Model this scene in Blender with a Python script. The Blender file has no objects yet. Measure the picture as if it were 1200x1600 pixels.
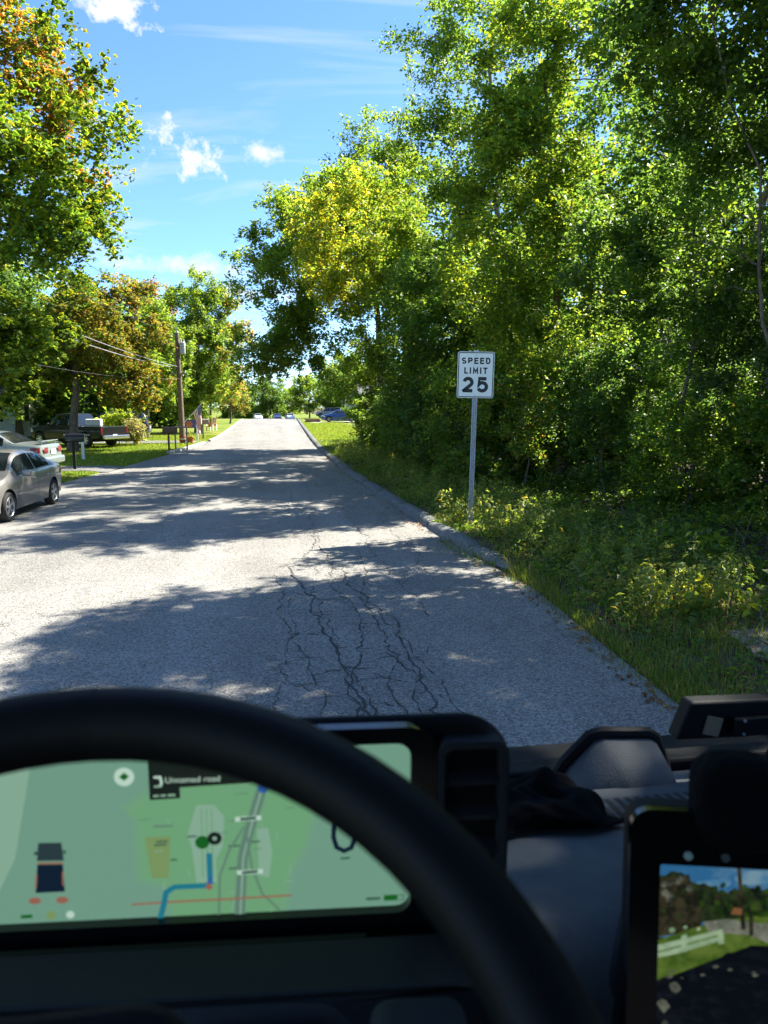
import bpy, math, random
import numpy as np
from mathutils import Vector, Matrix

random.seed(7)
sc = bpy.context.scene
COL = sc.collection
R = math.radians

# ------------------------------------------------------------------ camera
cd = bpy.data.cameras.new('camera')
cam = bpy.data.objects.new('camera', cd)
COL.objects.link(cam)
cam.location = (0, 0, 2.2)
cam.rotation_euler = (R(90 - 8.6), 0, R(-9))
cd.sensor_fit = 'VERTICAL'
cd.sensor_height = 36
cd.sensor_width = 27
cd.lens = 36 * 1109 / 1600
cd.clip_start = 0.02
cd.clip_end = 3000
cd.dof.use_dof = True
cd.dof.focus_distance = 13
cd.dof.aperture_fstop = 7.0
sc.camera = cam

# ------------------------------------------------------------------ world and sun
SUN_AZ, SUN_EL = R(66), R(47)          # azimuth measured from +Y towards +X
SKY_STRENGTH = 0.092
EXPOSURE = 1.95
world = bpy.data.worlds.new('World')
sc.world = world
world.cycles.sampling_method = 'NONE'      # no sun disc in the sky: the lamp is the sun
world.use_nodes = True
wn, wl = world.node_tree.nodes, world.node_tree.links
wn.clear()


def N(nodes, typ, **kw):
    n = nodes.new(typ)
    for k, v in kw.items():
        setattr(n, k, v)
    return n


def wmath(op, a, b=None, c=None, clamp=False):
    n = N(wn, 'ShaderNodeMath', operation=op, use_clamp=clamp)
    for i, v in enumerate((a, b, c)):
        if v is None:
            continue
        if isinstance(v, (int, float)):
            n.inputs[i].default_value = v
        else:
            wl.new(v, n.inputs[i])
    return n.outputs[0]


sky = N(wn, 'ShaderNodeTexSky', sky_type='NISHITA')
sky.sun_disc = False
sky.sun_elevation = SUN_EL
sky.sun_rotation = SUN_AZ
sky.air_density = 1.0
sky.altitude = 900
sky.dust_density = 0.15
sky.ozone_density = 3.5
tc = N(wn, 'ShaderNodeTexCoord')
DIR = tc.outputs['Generated']


def wdot(vec):
    n = N(wn, 'ShaderNodeVectorMath', operation='DOT_PRODUCT')
    wl.new(DIR, n.inputs[0])
    n.inputs[1].default_value = vec
    return n.outputs['Value']


nz = N(wn, 'ShaderNodeTexNoise')
nz.inputs['Scale'].default_value = 38
nz.inputs['Detail'].default_value = 7
nz.inputs['Roughness'].default_value = 0.62
wl.new(DIR, nz.inputs['Vector'])
puff = wmath('SUBTRACT', nz.outputs['Fac'], 0.5)


def world_dir(az, el):
    return Vector((math.sin(az) * math.cos(el), math.cos(az) * math.cos(el), math.sin(el)))


# cumulus puffs: azimuth, elevation, half width, half height (degrees)
puffs = [(-5.3, 17.6, 2.4, 1.1), (-7.3, 18.5, 0.9, 1.2), (-0.2, 18.1, 1.9, 0.7), (-9.8, 25.8, 2.0, 1.3), (-12.5, 25.7, 1.3, 0.6), (-5.2, 10.2, 6.0, 0.8), (-2.5, 8.4, 4.5, 0.6),
         (-52, 27, 4, 1.7), (50, 24, 4, 1.6), (115, 30, 5, 2), (-150, 25, 6, 2.4), (-100, 22, 6, 2.2)]
mask = None
for az, el, hw, hh in puffs:
    d = world_dir(R(az), R(el))
    r_ = Vector((math.cos(R(az)), -math.sin(R(az)), 0))
    u_ = r_.cross(d)
    a = wdot(r_ / math.radians(hw))
    b = wdot(u_ / math.radians(hh))
    f = wdot(d)
    q = wmath('ADD', wmath('MULTIPLY', a, a), wmath('MULTIPLY', b, b))
    q = wmath('SQRT', q)
    q = wmath('SUBTRACT', 1.0, q)
    q = wmath('MULTIPLY_ADD', puff, 5.2, q)
    q = wmath('MULTIPLY', q, 1.5 if hh > 0.85 else 0.8, clamp=True)
    q = wmath('MULTIPLY', q, wmath('GREATER_THAN', f, 0.5))
    mask = q if mask is None else wmath('MAXIMUM', mask, q)
# thin high streaks: noise on a flat layer overhead
sep = N(wn, 'ShaderNodeSeparateXYZ')
wl.new(DIR, sep.inputs[0])
zc = wmath('MAXIMUM', sep.outputs['Z'], 0.05)
cmb = N(wn, 'ShaderNodeCombineXYZ')
wl.new(wmath('DIVIDE', sep.outputs['X'], zc), cmb.inputs['X'])
wl.new(wmath('MULTIPLY', wmath('DIVIDE', sep.outputs['Y'], zc), 2.2), cmb.inputs['Y'])
n2 = N(wn, 'ShaderNodeTexNoise')
n2.inputs['Scale'].default_value = 0.55
n2.inputs['Detail'].default_value = 5
n2.inputs['Roughness'].default_value = 0.58
n2.inputs['Distortion'].default_value = 1.0
wl.new(cmb.outputs[0], n2.inputs['Vector'])
mr = N(wn, 'ShaderNodeMapRange')
mr.inputs['From Min'].default_value = 0.50
mr.inputs['From Max'].default_value = 0.80
mr.inputs['To Max'].default_value = 0.8
wl.new(n2.outputs['Fac'], mr.inputs['Value'])
hz = N(wn, 'ShaderNodeMapRange')
hz.inputs['From Min'].default_value = 0.02
hz.inputs['From Max'].default_value = 0.14
wl.new(sep.outputs['Z'], hz.inputs['Value'])
cir = wmath('MULTIPLY', mr.outputs[0], hz.outputs[0])
mask = wmath('MAXIMUM', mask, cir)
mx = N(wn, 'ShaderNodeMix', data_type='RGBA')
wl.new(mask, mx.inputs['Factor'])
tint = N(wn, 'ShaderNodeMix', data_type='RGBA', blend_type='MULTIPLY')     # the deep blue of a dry clear day
tint.inputs['Factor'].default_value = 1.0
wl.new(sky.outputs[0], tint.inputs[6])
tint.inputs[7].default_value = (0.64, 0.785, 0.95, 1)
wl.new(tint.outputs[2], mx.inputs[6])
mx.inputs[7].default_value = (3.1, 3.2, 3.3, 1)
bg = N(wn, 'ShaderNodeBackground')
bg.inputs['Strength'].default_value = SKY_STRENGTH
wl.new(mx.outputs[2], bg.inputs['Color'])
wo = N(wn, 'ShaderNodeOutputWorld')
wl.new(bg.outputs[0], wo.inputs[0])

sd = bpy.data.lights.new('sun', 'SUN')
sd.energy = 5.0
sd.angle = R(0.53)
sd.color = (1.0, 0.94, 0.84)
sun = bpy.data.objects.new('sun', sd)
COL.objects.link(sun)
sun.rotation_euler = (-world_dir(SUN_AZ, SUN_EL)).to_track_quat('-Z', 'Y').to_euler()
sun.location = (30, 20, 40)

sc.view_settings.view_transform = 'Standard'
sc.view_settings.look = 'None'
sc.view_settings.gamma = 1
sc.view_settings.exposure = EXPOSURE
sc.view_settings.use_curve_mapping = False
sc.render.engine = 'CYCLES'
sc.cycles.use_denoising = True
sc.cycles.use_adaptive_sampling = True
sc.cycles.adaptive_threshold = 0.02
sc.cycles.max_bounces = 5
sc.cycles.diffuse_bounces = 3
sc.cycles.transmission_bounces = 4
sc.cycles.glossy_bounces = 2
sc.cycles.transparent_max_bounces = 8
sc.cycles.sample_clamp_indirect = 6
sc.cycles.caustics_reflective = False
sc.cycles.caustics_refractive = False

# ------------------------------------------------------------------ materials
MATS = {}


def mat(name, col, rough=0.6, metal=0.0, spec=0.5, coat=0.0, noise=None, bump=None, emit=None):
    """noise=(scale, amount): brightness mottling; bump=(scale, distance)"""
    if name in MATS:
        return MATS[name]
    m = bpy.data.materials.new(name)
    m.use_nodes = True
    t = m.node_tree
    b = t.nodes['Principled BSDF']
    b.inputs['Base Color'].default_value = (*col, 1)
    b.inputs['Roughness'].default_value = rough
    b.inputs['Metallic'].default_value = metal
    b.inputs['Specular IOR Level'].default_value = spec
    b.inputs['Coat Weight'].default_value = coat
    b.inputs['Coat Roughness'].default_value = 0.06
    co = t.nodes.new('ShaderNodeTexCoord')
    if noise:
        n = t.nodes.new('ShaderNodeTexNoise')
        n.inputs['Scale'].default_value = noise[0]
        n.inputs['Detail'].default_value = 6
        t.links.new(co.outputs['Object'], n.inputs['Vector'])
        r = t.nodes.new('ShaderNodeMapRange')
        r.inputs['To Min'].default_value = 1 - noise[1]
        r.inputs['To Max'].default_value = 1 + noise[1]
        r.inputs['From Min'].default_value = 0.25
        r.inputs['From Max'].default_value = 0.75
        t.links.new(n.outputs['Fac'], r.inputs['Value'])
        v = t.nodes.new('ShaderNodeVectorMath')
        v.operation = 'SCALE'
        v.inputs[0].default_value = col
        t.links.new(r.outputs[0], v.inputs['Scale'])
        t.links.new(v.outputs[0], b.inputs['Base Color'])
    if bump:
        n = t.nodes.new('ShaderNodeTexNoise')
        n.inputs['Scale'].default_value = bump[0]
        n.inputs['Detail'].default_value = 5
        t.links.new(co.outputs['Object'], n.inputs['Vector'])
        bp = t.nodes.new('ShaderNodeBump')
        bp.inputs['Distance'].default_value = bump[1]
        t.links.new(n.outputs['Fac'], bp.inputs['Height'])
        t.links.new(bp.outputs[0], b.inputs['Normal'])
    if emit is not None:
        b.inputs['Emission Color'].default_value = (*col, 1)
        b.inputs['Emission Strength'].default_value = emit
        b.inputs['Base Color'].default_value = (0.01, 0.01, 0.01, 1)
        m.cycles.emission_sampling = 'NONE'
    MATS[name] = m
    return m


def leaf_mat():
    m = bpy.data.materials.new('leaf')
    m.use_nodes = True
    t = m.node_tree
    t.nodes.clear()
    at = t.nodes.new('ShaderNodeAttribute')
    at.attribute_name = 'leafcol'
    p = t.nodes.new('ShaderNodeBsdfPrincipled')
    p.inputs['Roughness'].default_value = 0.45
    p.inputs['Specular IOR Level'].default_value = 0.35
    t.links.new(at.outputs['Color'], p.inputs['Base Color'])
    tr = t.nodes.new('ShaderNodeBsdfTranslucent')
    v = t.nodes.new('ShaderNodeVectorMath')
    v.operation = 'MULTIPLY'
    v.inputs[1].default_value = (2.3, 2.1, 0.95)
    t.links.new(at.outputs['Color'], v.inputs[0])
    t.links.new(v.outputs[0], tr.inputs['Color'])
    mi = t.nodes.new('ShaderNodeMixShader')
    mi.inputs[0].default_value = 0.55
    t.links.new(p.outputs[0], mi.inputs[1])
    t.links.new(tr.outputs[0], mi.inputs[2])
    o = t.nodes.new('ShaderNodeOutputMaterial')
    t.links.new(mi.outputs[0], o.inputs[0])
    return m


LEAF = leaf_mat()
BARK = mat('bark', (0.11, 0.085, 0.065), 0.9, noise=(9, 0.5), bump=(22, 0.03))
BARKG = mat('bark_grey', (0.2, 0.19, 0.17), 0.9, noise=(7, 0.45), bump=(25, 0.02))


def ground_mat(name, cols, scales, bumpd=0.03):
    m = bpy.data.materials.new(name)
    m.use_nodes = True
    t = m.node_tree
    b = t.nodes['Principled BSDF']
    b.inputs['Roughness'].default_value = 0.95
    b.inputs['Specular IOR Level'].default_value = 0.1
    co = t.nodes.new('ShaderNodeTexCoord')
    prev = None
    for i, (c, s) in enumerate(zip(cols, scales)):
        if prev is None:
            prev = t.nodes.new('ShaderNodeRGB').outputs[0]
            prev.default_value = (*c, 1)
            continue
        n = t.nodes.new('ShaderNodeTexNoise')
        n.inputs['Scale'].default_value = s
        n.inputs['Detail'].default_value = 6
        n.inputs['Roughness'].default_value = 0.65
        t.links.new(co.outputs['Object'], n.inputs['Vector'])
        r = t.nodes.new('ShaderNodeMapRange')
        r.inputs['From Min'].default_value = 0.42
        r.inputs['From Max'].default_value = 0.62
        t.links.new(n.outputs['Fac'], r.inputs['Value'])
        x = t.nodes.new('ShaderNodeMix')
        x.data_type = 'RGBA'
        t.links.new(r.outputs[0], x.inputs['Factor'])
        t.links.new(prev, x.inputs[6])
        x.inputs[7].default_value = (*c, 1)
        prev = x.outputs[2]
    t.links.new(prev, b.inputs['Base Color'])
    n = t.nodes.new('ShaderNodeTexNoise')
    n.inputs['Scale'].default_value = 18
    n.inputs['Detail'].default_value = 8
    t.links.new(co.outputs['Object'], n.inputs['Vector'])
    bp = t.nodes.new('ShaderNodeBump')
    bp.inputs['Distance'].default_value = bumpd
    t.links.new(n.outputs['Fac'], bp.inputs['Height'])
    t.links.new(bp.outputs[0], b.inputs['Normal'])
    MATS[name] = m
    return m


LAWN = ground_mat('lawn', [(0.105, 0.175, 0.018), (0.15, 0.215, 0.022), (0.075, 0.13, 0.016), (0.22, 0.21, 0.05)], [1, 0.5, 3.0, 0.35], 0.04)
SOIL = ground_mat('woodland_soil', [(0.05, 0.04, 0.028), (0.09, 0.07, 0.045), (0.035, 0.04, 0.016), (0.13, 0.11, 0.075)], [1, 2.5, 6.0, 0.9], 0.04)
SAND = ground_mat('sandy_dirt', [(0.28, 0.23, 0.17), (0.2, 0.16, 0.12), (0.33, 0.29, 0.22)], [1, 5, 14], 0.02)


def asphalt_mat(name, base, crackamt=1.0):
    m = bpy.data.materials.new(name)
    m.use_nodes = True
    t = m.node_tree
    L = t.links
    b = t.nodes['Principled BSDF']
    b.inputs['Roughness'].default_value = 0.85
    b.inputs['Specular IOR Level'].default_value = 0.3
    co = t.nodes.new('ShaderNodeTexCoord')

    def noise(s, det=4, rough=0.6, vec=None):
        n = t.nodes.new('ShaderNodeTexNoise')
        n.inputs['Scale'].default_value = s
        n.inputs['Detail'].default_value = det
        n.inputs['Roughness'].default_value = rough
        L.new(vec or co.outputs['Object'], n.inputs['Vector'])
        return n

    def mrange(v, a, b_, c, d):
        r = t.nodes.new('ShaderNodeMapRange')
        for k, x in zip(('From Min', 'From Max', 'To Min', 'To Max'), (a, b_, c, d)):
            r.inputs[k].default_value = x
        L.new(v, r.inputs['Value'])
        return r.outputs[0]

    def mul(a, b_):
        n = t.nodes.new('ShaderNodeMath')
        n.operation = 'MULTIPLY'
        for i, v in enumerate((a, b_)):
            if isinstance(v, float):
                n.inputs[i].default_value = v
            else:
                L.new(v, n.inputs[i])
        return n.outputs[0]

    # stones of the aggregate
    vo = t.nodes.new('ShaderNodeTexVoronoi')
    vo.inputs['Scale'].default_value = 75
    L.new(co.outputs['Object'], vo.inputs['Vector'])
    sepc = t.nodes.new('ShaderNodeSeparateColor')
    L.new(vo.outputs['Color'], sepc.inputs[0])
    stones = mrange(sepc.outputs[0], 0, 1, 0.5, 1.55)
    grain = mrange(noise(260, 2).outputs['Fac'], 0.3, 0.7, 0.75, 1.25)
    # long wheel-path bands and blotches
    mp = t.nodes.new('ShaderNodeMapping')
    mp.inputs['Scale'].default_value = (1.0, 0.06, 1)
    L.new(co.outputs['Object'], mp.inputs['Vector'])
    bands = mrange(noise(0.9, 3, 0.5, mp.outputs[0]).outputs['Fac'], 0.3, 0.7, 0.82, 1.15)
    blot = mrange(noise(0.45, 8, 0.7).outputs['Fac'], 0.3, 0.7, 0.8, 1.16)
    fac = mul(mul(stones, grain), mul(bands, blot))
    # fine net of cracks, denser where the surface is tired
    warp = t.nodes.new('ShaderNodeVectorMath')
    warp.operation = 'MULTIPLY_ADD'
    wnz = noise(3.5, 5)
    L.new(wnz.outputs['Color'], warp.inputs[0])
    warp.inputs[1].default_value = (0.35, 0.35, 0.35)
    L.new(co.outputs['Object'], warp.inputs[2])
    mp2 = t.nodes.new('ShaderNodeMapping')
    mp2.inputs['Scale'].default_value = (1.5, 0.55, 1)
    L.new(warp.outputs[0], mp2.inputs['Vector'])
    vc = t.nodes.new('ShaderNodeTexVoronoi')
    vc.feature = 'DISTANCE_TO_EDGE'
    vc.inputs['Scale'].default_value = 1.6
    L.new(mp2.outputs[0], vc.inputs['Vector'])
    line = mrange(vc.outputs['Distance'], 0.0, 0.016, 1, 0)
    tired = mrange(noise(0.33, 3).outputs['Fac'], 0.46, 0.6, 0, 0.75 * crackamt)
    crack = mul(line, tired)
    inv = t.nodes.new('ShaderNodeMath')
    inv.operation = 'SUBTRACT'
    inv.inputs[0].default_value = 1.0
    L.new(crack, inv.inputs[1])
    fac = mul(fac, inv.outputs[0])
    v = t.nodes.new('ShaderNodeVectorMath')
    v.operation = 'SCALE'
    v.inputs[0].default_value = base
    L.new(fac, v.inputs['Scale'])
    L.new(v.outputs[0], b.inputs['Base Color'])
    bp = t.nodes.new('ShaderNodeBump')
    bp.inputs['Distance'].default_value = 0.004
    bp.inputs['Strength'].default_value = 0.8
    h = t.nodes.new('ShaderNodeMath')
    h.operation = 'SUBTRACT'
    L.new(vo.outputs['Distance'], h.inputs[0])
    L.new(crack, h.inputs[1])
    L.new(h.outputs[0], bp.inputs['Height'])
    L.new(bp.outputs[0], b.inputs['Normal'])
    MATS[name] = m
    return m


ASPHALT = asphalt_mat('asphalt', (0.215, 0.202, 0.182))
DRIVE = asphalt_mat('driveway_asphalt', (0.16, 0.155, 0.145), 0.4)
CRACK = mat('crack', (0.05, 0.048, 0.043), 0.95, noise=(30, 0.5))
KERB = mat('kerb_asphalt', (0.13, 0.13, 0.125), 0.9, noise=(14, 0.45), bump=(60, 0.01))
CONC = mat('concrete', (0.36, 0.34, 0.3), 0.9, noise=(8, 0.25), bump=(60, 0.006))
BLACKP = mat('black_plastic', (0.006, 0.006, 0.0075), 0.6, spec=0.2, bump=(400, 0.0006))
LEATHER = mat('wheel_leather', (0.005, 0.005, 0.0062), 0.6, spec=0.25)
GLOSSB = mat('gloss_black', (0.006, 0.006, 0.007), 0.12)
DASH = mat('dash_grey', (0.10, 0.108, 0.11), 0.8, spec=0.25, noise=(30, 0.15), bump=(300, 0.0008))
DASHD = mat('dash_dark', (0.022, 0.024, 0.028), 0.7, spec=0.25, bump=(300, 0.0008))
CLOTH = mat('black_cloth', (0.005, 0.005, 0.006), 0.95, spec=0.1, bump=(120, 0.004))
CABM = mat('cab_lining', (0.02, 0.02, 0.022), 0.9, spec=0.1)
GALV = mat('galvanised_steel', (0.36, 0.38, 0.4), 0.5, metal=0.6, noise=(20, 0.2))
SIGNW = mat('sign_white', (0.78, 0.79, 0.75), 0.4, noise=(5, 0.05))
SIGNB = mat('sign_black', (0.012, 0.012, 0.012), 0.5)
WOODP = mat('pole_wood', (0.17, 0.115, 0.08), 0.9, noise=(6, 0.35), bump=(30, 0.01))
WOODB = mat('brown_wood', (0.16, 0.08, 0.045), 0.8, noise=(10, 0.3))
WOODG = mat('weathered_wood', (0.27, 0.22, 0.17), 0.85, noise=(10, 0.25))
WHITE = mat('white_paint', (0.75, 0.75, 0.73), 0.55, noise=(3, 0.06))
RUBBER = mat('tyre_rubber', (0.018, 0.018, 0.018), 0.85)
RIM = mat('alloy', (0.55, 0.55, 0.56), 0.32, metal=0.7)
GLASSD = mat('car_glass', (0.014, 0.018, 0.02), 0.04, spec=0.9)
UNDER = mat('car_underside', (0.012, 0.012, 0.012), 0.9)
CHROME = mat('chrome', (0.7, 0.7, 0.7), 0.15, metal=1)
RED = mat('red_lens', (0.2, 0.01, 0.012), 0.15, coat=0.5)
AMBER = mat('amber_lens', (0.75, 0.2, 0.02), 0.15, coat=0.5)
CLEARL = mat('clear_lens', (0.6, 0.62, 0.63), 0.1, coat=0.5)

# ------------------------------------------------------------------ mesh helpers


class MB:
    def __init__(self):
        self.v, self.f, self.m = [], [], []

    def add(self, vs, fs, mi=0):
        o = len(self.v)
        self.v += [tuple(p) for p in vs]
        self.f += [tuple(i + o for i in f) for f in fs]
        self.m += [mi] * len(fs)
        return self

    def box(self, c, s, rz=0, mi=0, M=None):
        vs = []
        for dx in (-.5, .5):
            for dy in (-.5, .5):
                for dz in (-.5, .5):
                    p = Vector((dx * s[0], dy * s[1], dz * s[2]))
                    if M is not None:
                        p = M @ p
                    if rz:
                        p = Matrix.Rotation(rz, 3, 'Z') @ p
                    vs.append(p + Vector(c))
        return self.add(vs, [(0, 1, 3, 2), (4, 6, 7, 5), (0, 4, 5, 1), (2, 3, 7, 6), (0, 2, 6, 4), (1, 5, 7, 3)], mi)

    def tube(self, pts, rad, n=8, caps=True, mi=0):
        pts = [Vector(p) for p in pts]
        if not isinstance(rad, (list, tuple)):
            rad = [rad] * len(pts)
        vs, fs = [], []
        up = None
        for i, p in enumerate(pts):
            d = (pts[min(i + 1, len(pts) - 1)] - pts[max(i - 1, 0)]).normalized()
            if up is None:
                up = d.orthogonal().normalized()
            up = (up - d * up.dot(d))
            up = up.normalized() if up.length > 1e-6 else d.orthogonal().normalized()
            w = d.cross(up)
            for k in range(n):
                a = 2 * math.pi * k / n
                vs.append(p + (up * math.cos(a) + w * math.sin(a)) * rad[i])
        for i in range(len(pts) - 1):
            for k in range(n):
                fs.append((i * n + k, i * n + (k + 1) % n, (i + 1) * n + (k + 1) % n, (i + 1) * n + k))
        if caps:
            fs.append(tuple(range(n - 1, -1, -1)))
            fs.append(tuple((len(pts) - 1) * n + k for k in range(n)))
        return self.add(vs, fs, mi)

    def lathe(self, prof, c=(0, 0, 0), axis='Z', n=24, mi=0):
        """prof: (radius, height along axis)"""
        vs, fs = [], []
        for r_, h in prof:
            for k in range(n):
                a = 2 * math.pi * k / n
                p = (r_ * math.cos(a), r_ * math.sin(a), h)
                if axis == 'Y':
                    p = (p[0], p[2], -p[1])
                elif axis == 'X':
                    p = (p[2], p[0], p[1])
                vs.append(Vector(p) + Vector(c))
        for i in range(len(prof) - 1):
            for k in range(n):
                fs.append((i * n + k, i * n + (k + 1) % n, (i + 1) * n + (k + 1) % n, (i + 1) * n + k))
        return self.add(vs, fs, mi)

    def prism(self, poly, axis, a, b, mi=0):
        """extrude a 2D polygon along an axis from a to b; axis X: poly is (y,z); Y: (x,z); Z: (x,y)"""
        def P(p, t):
            return {'X': (t, p[0], p[1]), 'Y': (p[0], t, p[1]), 'Z': (p[0], p[1], t)}[axis]
        n = len(poly)
        vs = [P(p, a) for p in poly] + [P(p, b) for p in poly]
        fs = [tuple(range(n)), tuple(range(2 * n - 1, n - 1, -1))]
        fs += [(i, i + n, (i + 1) % n + n, (i + 1) % n) for i in range(n)]
        return self.add(vs, fs, mi)

    def ring(self, outer, inner, axis, a, b, mi=0):
        """frame: outer and inner loops of the same count, extruded from a to b"""
        def P(p, t):
            return {'X': (t, p[0], p[1]), 'Y': (p[0], t, p[1]), 'Z': (p[0], p[1], t)}[axis]
        n = len(outer)
        vs = [P(p, a) for p in outer] + [P(p, a) for p in inner] + [P(p, b) for p in outer] + [P(p, b) for p in inner]
        fs = []
        for i in range(n):
            j = (i + 1) % n
            fs += [(i, j, n + j, n + i), (2 * n + j, 2 * n + i, 3 * n + i, 3 * n + j), (i, 2 * n + i, 2 * n + j, j), (n + j, 3 * n + j, 3 * n + i, n + i)]
        return self.add(vs, fs, mi)

    def build(self, name, mats, parent=None, smooth=False, bevel=0, M=None):
        me = bpy.data.meshes.new(name)
        v = self.v if M is None else [tuple(M @ Vector(p)) for p in self.v]
        me.from_pydata(v, [], self.f)
        for x in (mats if isinstance(mats, (list, tuple)) else [mats]):
            me.materials.append(x)
        if any(self.m):
            me.polygons.foreach_set('material_index', self.m)
        import bmesh
        bm = bmesh.new()
        bm.from_mesh(me)
        bmesh.ops.recalc_face_normals(bm, faces=bm.faces)
        bm.to_mesh(me)
        bm.free()
        if smooth:
            me.shade_smooth()
            me.set_sharp_from_angle(angle=R(40))
        o = bpy.data.objects.new(name, me)
        COL.objects.link(o)
        o.parent = parent
        if bevel:
            b = o.modifiers.new('bevel', 'BEVEL')
            b.width = bevel
            b.segments = 3
            b.limit_method = 'ANGLE'
            b.harden_normals = False
        return o


def tag(o, label=None, cat=None, group=None, kind=None):
    for k, v in (('label', label), ('category', cat), ('group', group), ('kind', kind)):
        if v:
            o[k] = v
    return o


def thing(name, label, cat, loc=(0, 0, 0), rz=0, group=None):
    o = bpy.data.objects.new(name, None)
    COL.objects.link(o)
    o.location = loc
    o.rotation_euler = (0, 0, rz)
    o.empty_display_size = 0.2
    return tag(o, label, cat, group)


def copy_tree(o, parent=None):
    c = o.copy()
    COL.objects.link(c)
    c.parent = parent
    for ch in list(o.children):
        copy_tree(ch, c)
    return c


def np_mesh(name, verts, faces, mats, parent=None, facecol=None, nv=4):
    """fast mesh from numpy: verts (n,3), faces (m,nv)"""
    me = bpy.data.meshes.new(name)
    m = len(faces)
    me.vertices.add(len(verts))
    me.vertices.foreach_set('co', np.ascontiguousarray(verts, dtype=np.float32).ravel())
    me.loops.add(m * nv)
    me.loops.foreach_set('vertex_index', np.ascontiguousarray(faces, dtype=np.int32).ravel())
    me.polygons.add(m)
    me.polygons.foreach_set('loop_start', np.arange(0, m * nv, nv, dtype=np.int32))
    me.polygons.foreach_set('loop_total', np.full(m, nv, dtype=np.int32))
    if facecol is not None:
        at = me.attributes.new('leafcol', 'FLOAT_COLOR', 'FACE')
        c4 = np.ones((m, 4), dtype=np.float32)
        c4[:, :3] = facecol
        at.data.foreach_set('color', c4.ravel())
    me.update(calc_edges=True)
    for x in (mats if isinstance(mats, (list, tuple)) else [mats]):
        me.materials.append(x)
    o = bpy.data.objects.new(name, me)
    COL.objects.link(o)
    o.parent = parent
    return o


def rounded(x0, x1, z0, z1, r, n=6):
    pts = []
    for cx, cz, a0 in ((x1 - r, z1 - r, 0), (x0 + r, z1 - r, 90), (x0 + r, z0 + r, 180), (x1 - r, z0 + r, 270)):
        for k in range(n + 1):
            a = R(a0 + 90 * k / n)
            pts.append((cx + r * math.cos(a), cz + r * math.sin(a)))
    return pts


# ------------------------------------------------------------------ terrain
RY = [-30, 0, 4.6, 6, 8, 10, 15, 20, 27, 34, 44, 52, 70, 98, 130, 200, 400]
RRX = [2.9, 2.9, 2.94, 3.0, 3.1, 2.88, 2.62, 2.42, 2.33, 2.3, 2.42, 2.6, 3.0, 3.65, 4.4, 6, 12]
LY = [-30, 12, 16, 21, 24, 27, 36, 44, 49, 67, 98, 112, 200, 400]
LRX = [-6.6, -6.5, -6.3, -5.95, -5.55, -5.15, -4.16, -3.57, -3.4, -3.6, -4.05, -4.0, -2.5, 3]


def _sm(y, Y, X):
    g = np.linspace(-4, 4, 9)
    return sum(np.interp(np.asarray(y, float) + q, Y, X) for q in g) / 9


def road_r(y):
    s = np.interp(np.asarray(y, float), RY, RRX)
    k = np.clip((np.asarray(y, float) - 12) / 8, 0, 1)
    return s * (1 - k) + _sm(y, RY, RRX) * k


def road_l(y):
    return _sm(y, LY, LRX)


def prof(y):
    y = np.asarray(y, float)
    t = np.clip(y - 104, 0, None)
    return np.where(t < 40, -0.0005 * t * t, -0.8 - 0.04 * (np.clip(t, 40, 140) - 40))


def gz(x, y):
    """height of the ground beside the road"""
    x = np.asarray(x, float)
    y = np.asarray(y, float)
    dr = x - road_r(y)
    dl = road_l(y) - x
    z = prof(y)
    zr = 0.11 * np.clip((dr - 0.05) / 0.3, 0, 1) * np.clip((y - 5.5) / 3, 0.12, 1) + 0.06 * np.clip(dr - 0.5, 0, 9) * np.clip((52 - y) / 14, 0.1, 1) + 0.03 * np.sin(x * 2.1 + y * 1.3) * np.clip(dr, 0, 1)
    zl = 0.05 * np.clip(dl / 0.4, 0, 1) + 0.006 * np.clip(dl - 2, 0, 60)
    return z + np.where(dr > 0, zr, np.where(dl > 0, zl, -0.06))


def strip_grid(xs_fn, ys, zf, name, mats, mi_fn=None):
    ys = np.array(ys, float)
    rows = [xs_fn(y) for y in ys]
    n = len(rows[0])
    X = np.array(rows)
    Y = np.repeat(ys[:, None], n, 1)
    Z = zf(X, Y)
    v = np.stack([X, Y, Z], -1).reshape(-1, 3)
    i = np.arange(len(ys) - 1)[:, None] * n + np.arange(n - 1)[None]
    f = np.stack([i, i + 1, i + n + 1, i + n], -1).reshape(-1, 4)
    o = np_mesh(name, v, f, mats)
    if mi_fn is not None:
        c = v[f].mean(1)
        o.data.polygons.foreach_set('material_index', mi_fn(c[:, 0], c[:, 1]).astype(np.int32))
    o.data.shade_smooth()
    return o


ys = np.concatenate([np.arange(-30, 0, 2), np.arange(0, 60, 0.5), np.arange(60, 120, 2), np.arange(120, 300, 10), np.array([320, 400, 600, 1000, 1800])])
offs = np.array([0.0, 0.06, 0.15, 0.25, 0.35, 0.5, 0.8, 1.2, 1.7, 2.3, 3, 4, 5, 6, 7, 8, 9.5, 12, 15, 20, 28, 40, 60, 100, 180, 400, 1000])


def gcols(y):
    l, r = float(road_l(y)), float(road_r(y))
    return np.concatenate([l - offs[::-1], [l + 0.3, (l + r) / 2, r - 0.3], r + offs])


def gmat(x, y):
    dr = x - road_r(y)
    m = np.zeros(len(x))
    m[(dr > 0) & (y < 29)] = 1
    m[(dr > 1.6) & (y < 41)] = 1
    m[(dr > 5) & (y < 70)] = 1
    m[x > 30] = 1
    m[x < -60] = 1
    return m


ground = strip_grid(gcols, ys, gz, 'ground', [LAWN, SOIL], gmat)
tag(ground, kind='structure')


def rcols(y):
    l, r = float(road_l(y)), float(road_r(y))
    return l + (r - l) * np.linspace(0, 1, 17)


def rz_(x, y):
    l, r = road_l(y), road_r(y)
    s = (x - l) / (r - l)
    return prof(y) + 0.05 * (1 - (2 * s - 1) ** 2) * 0.6


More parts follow.
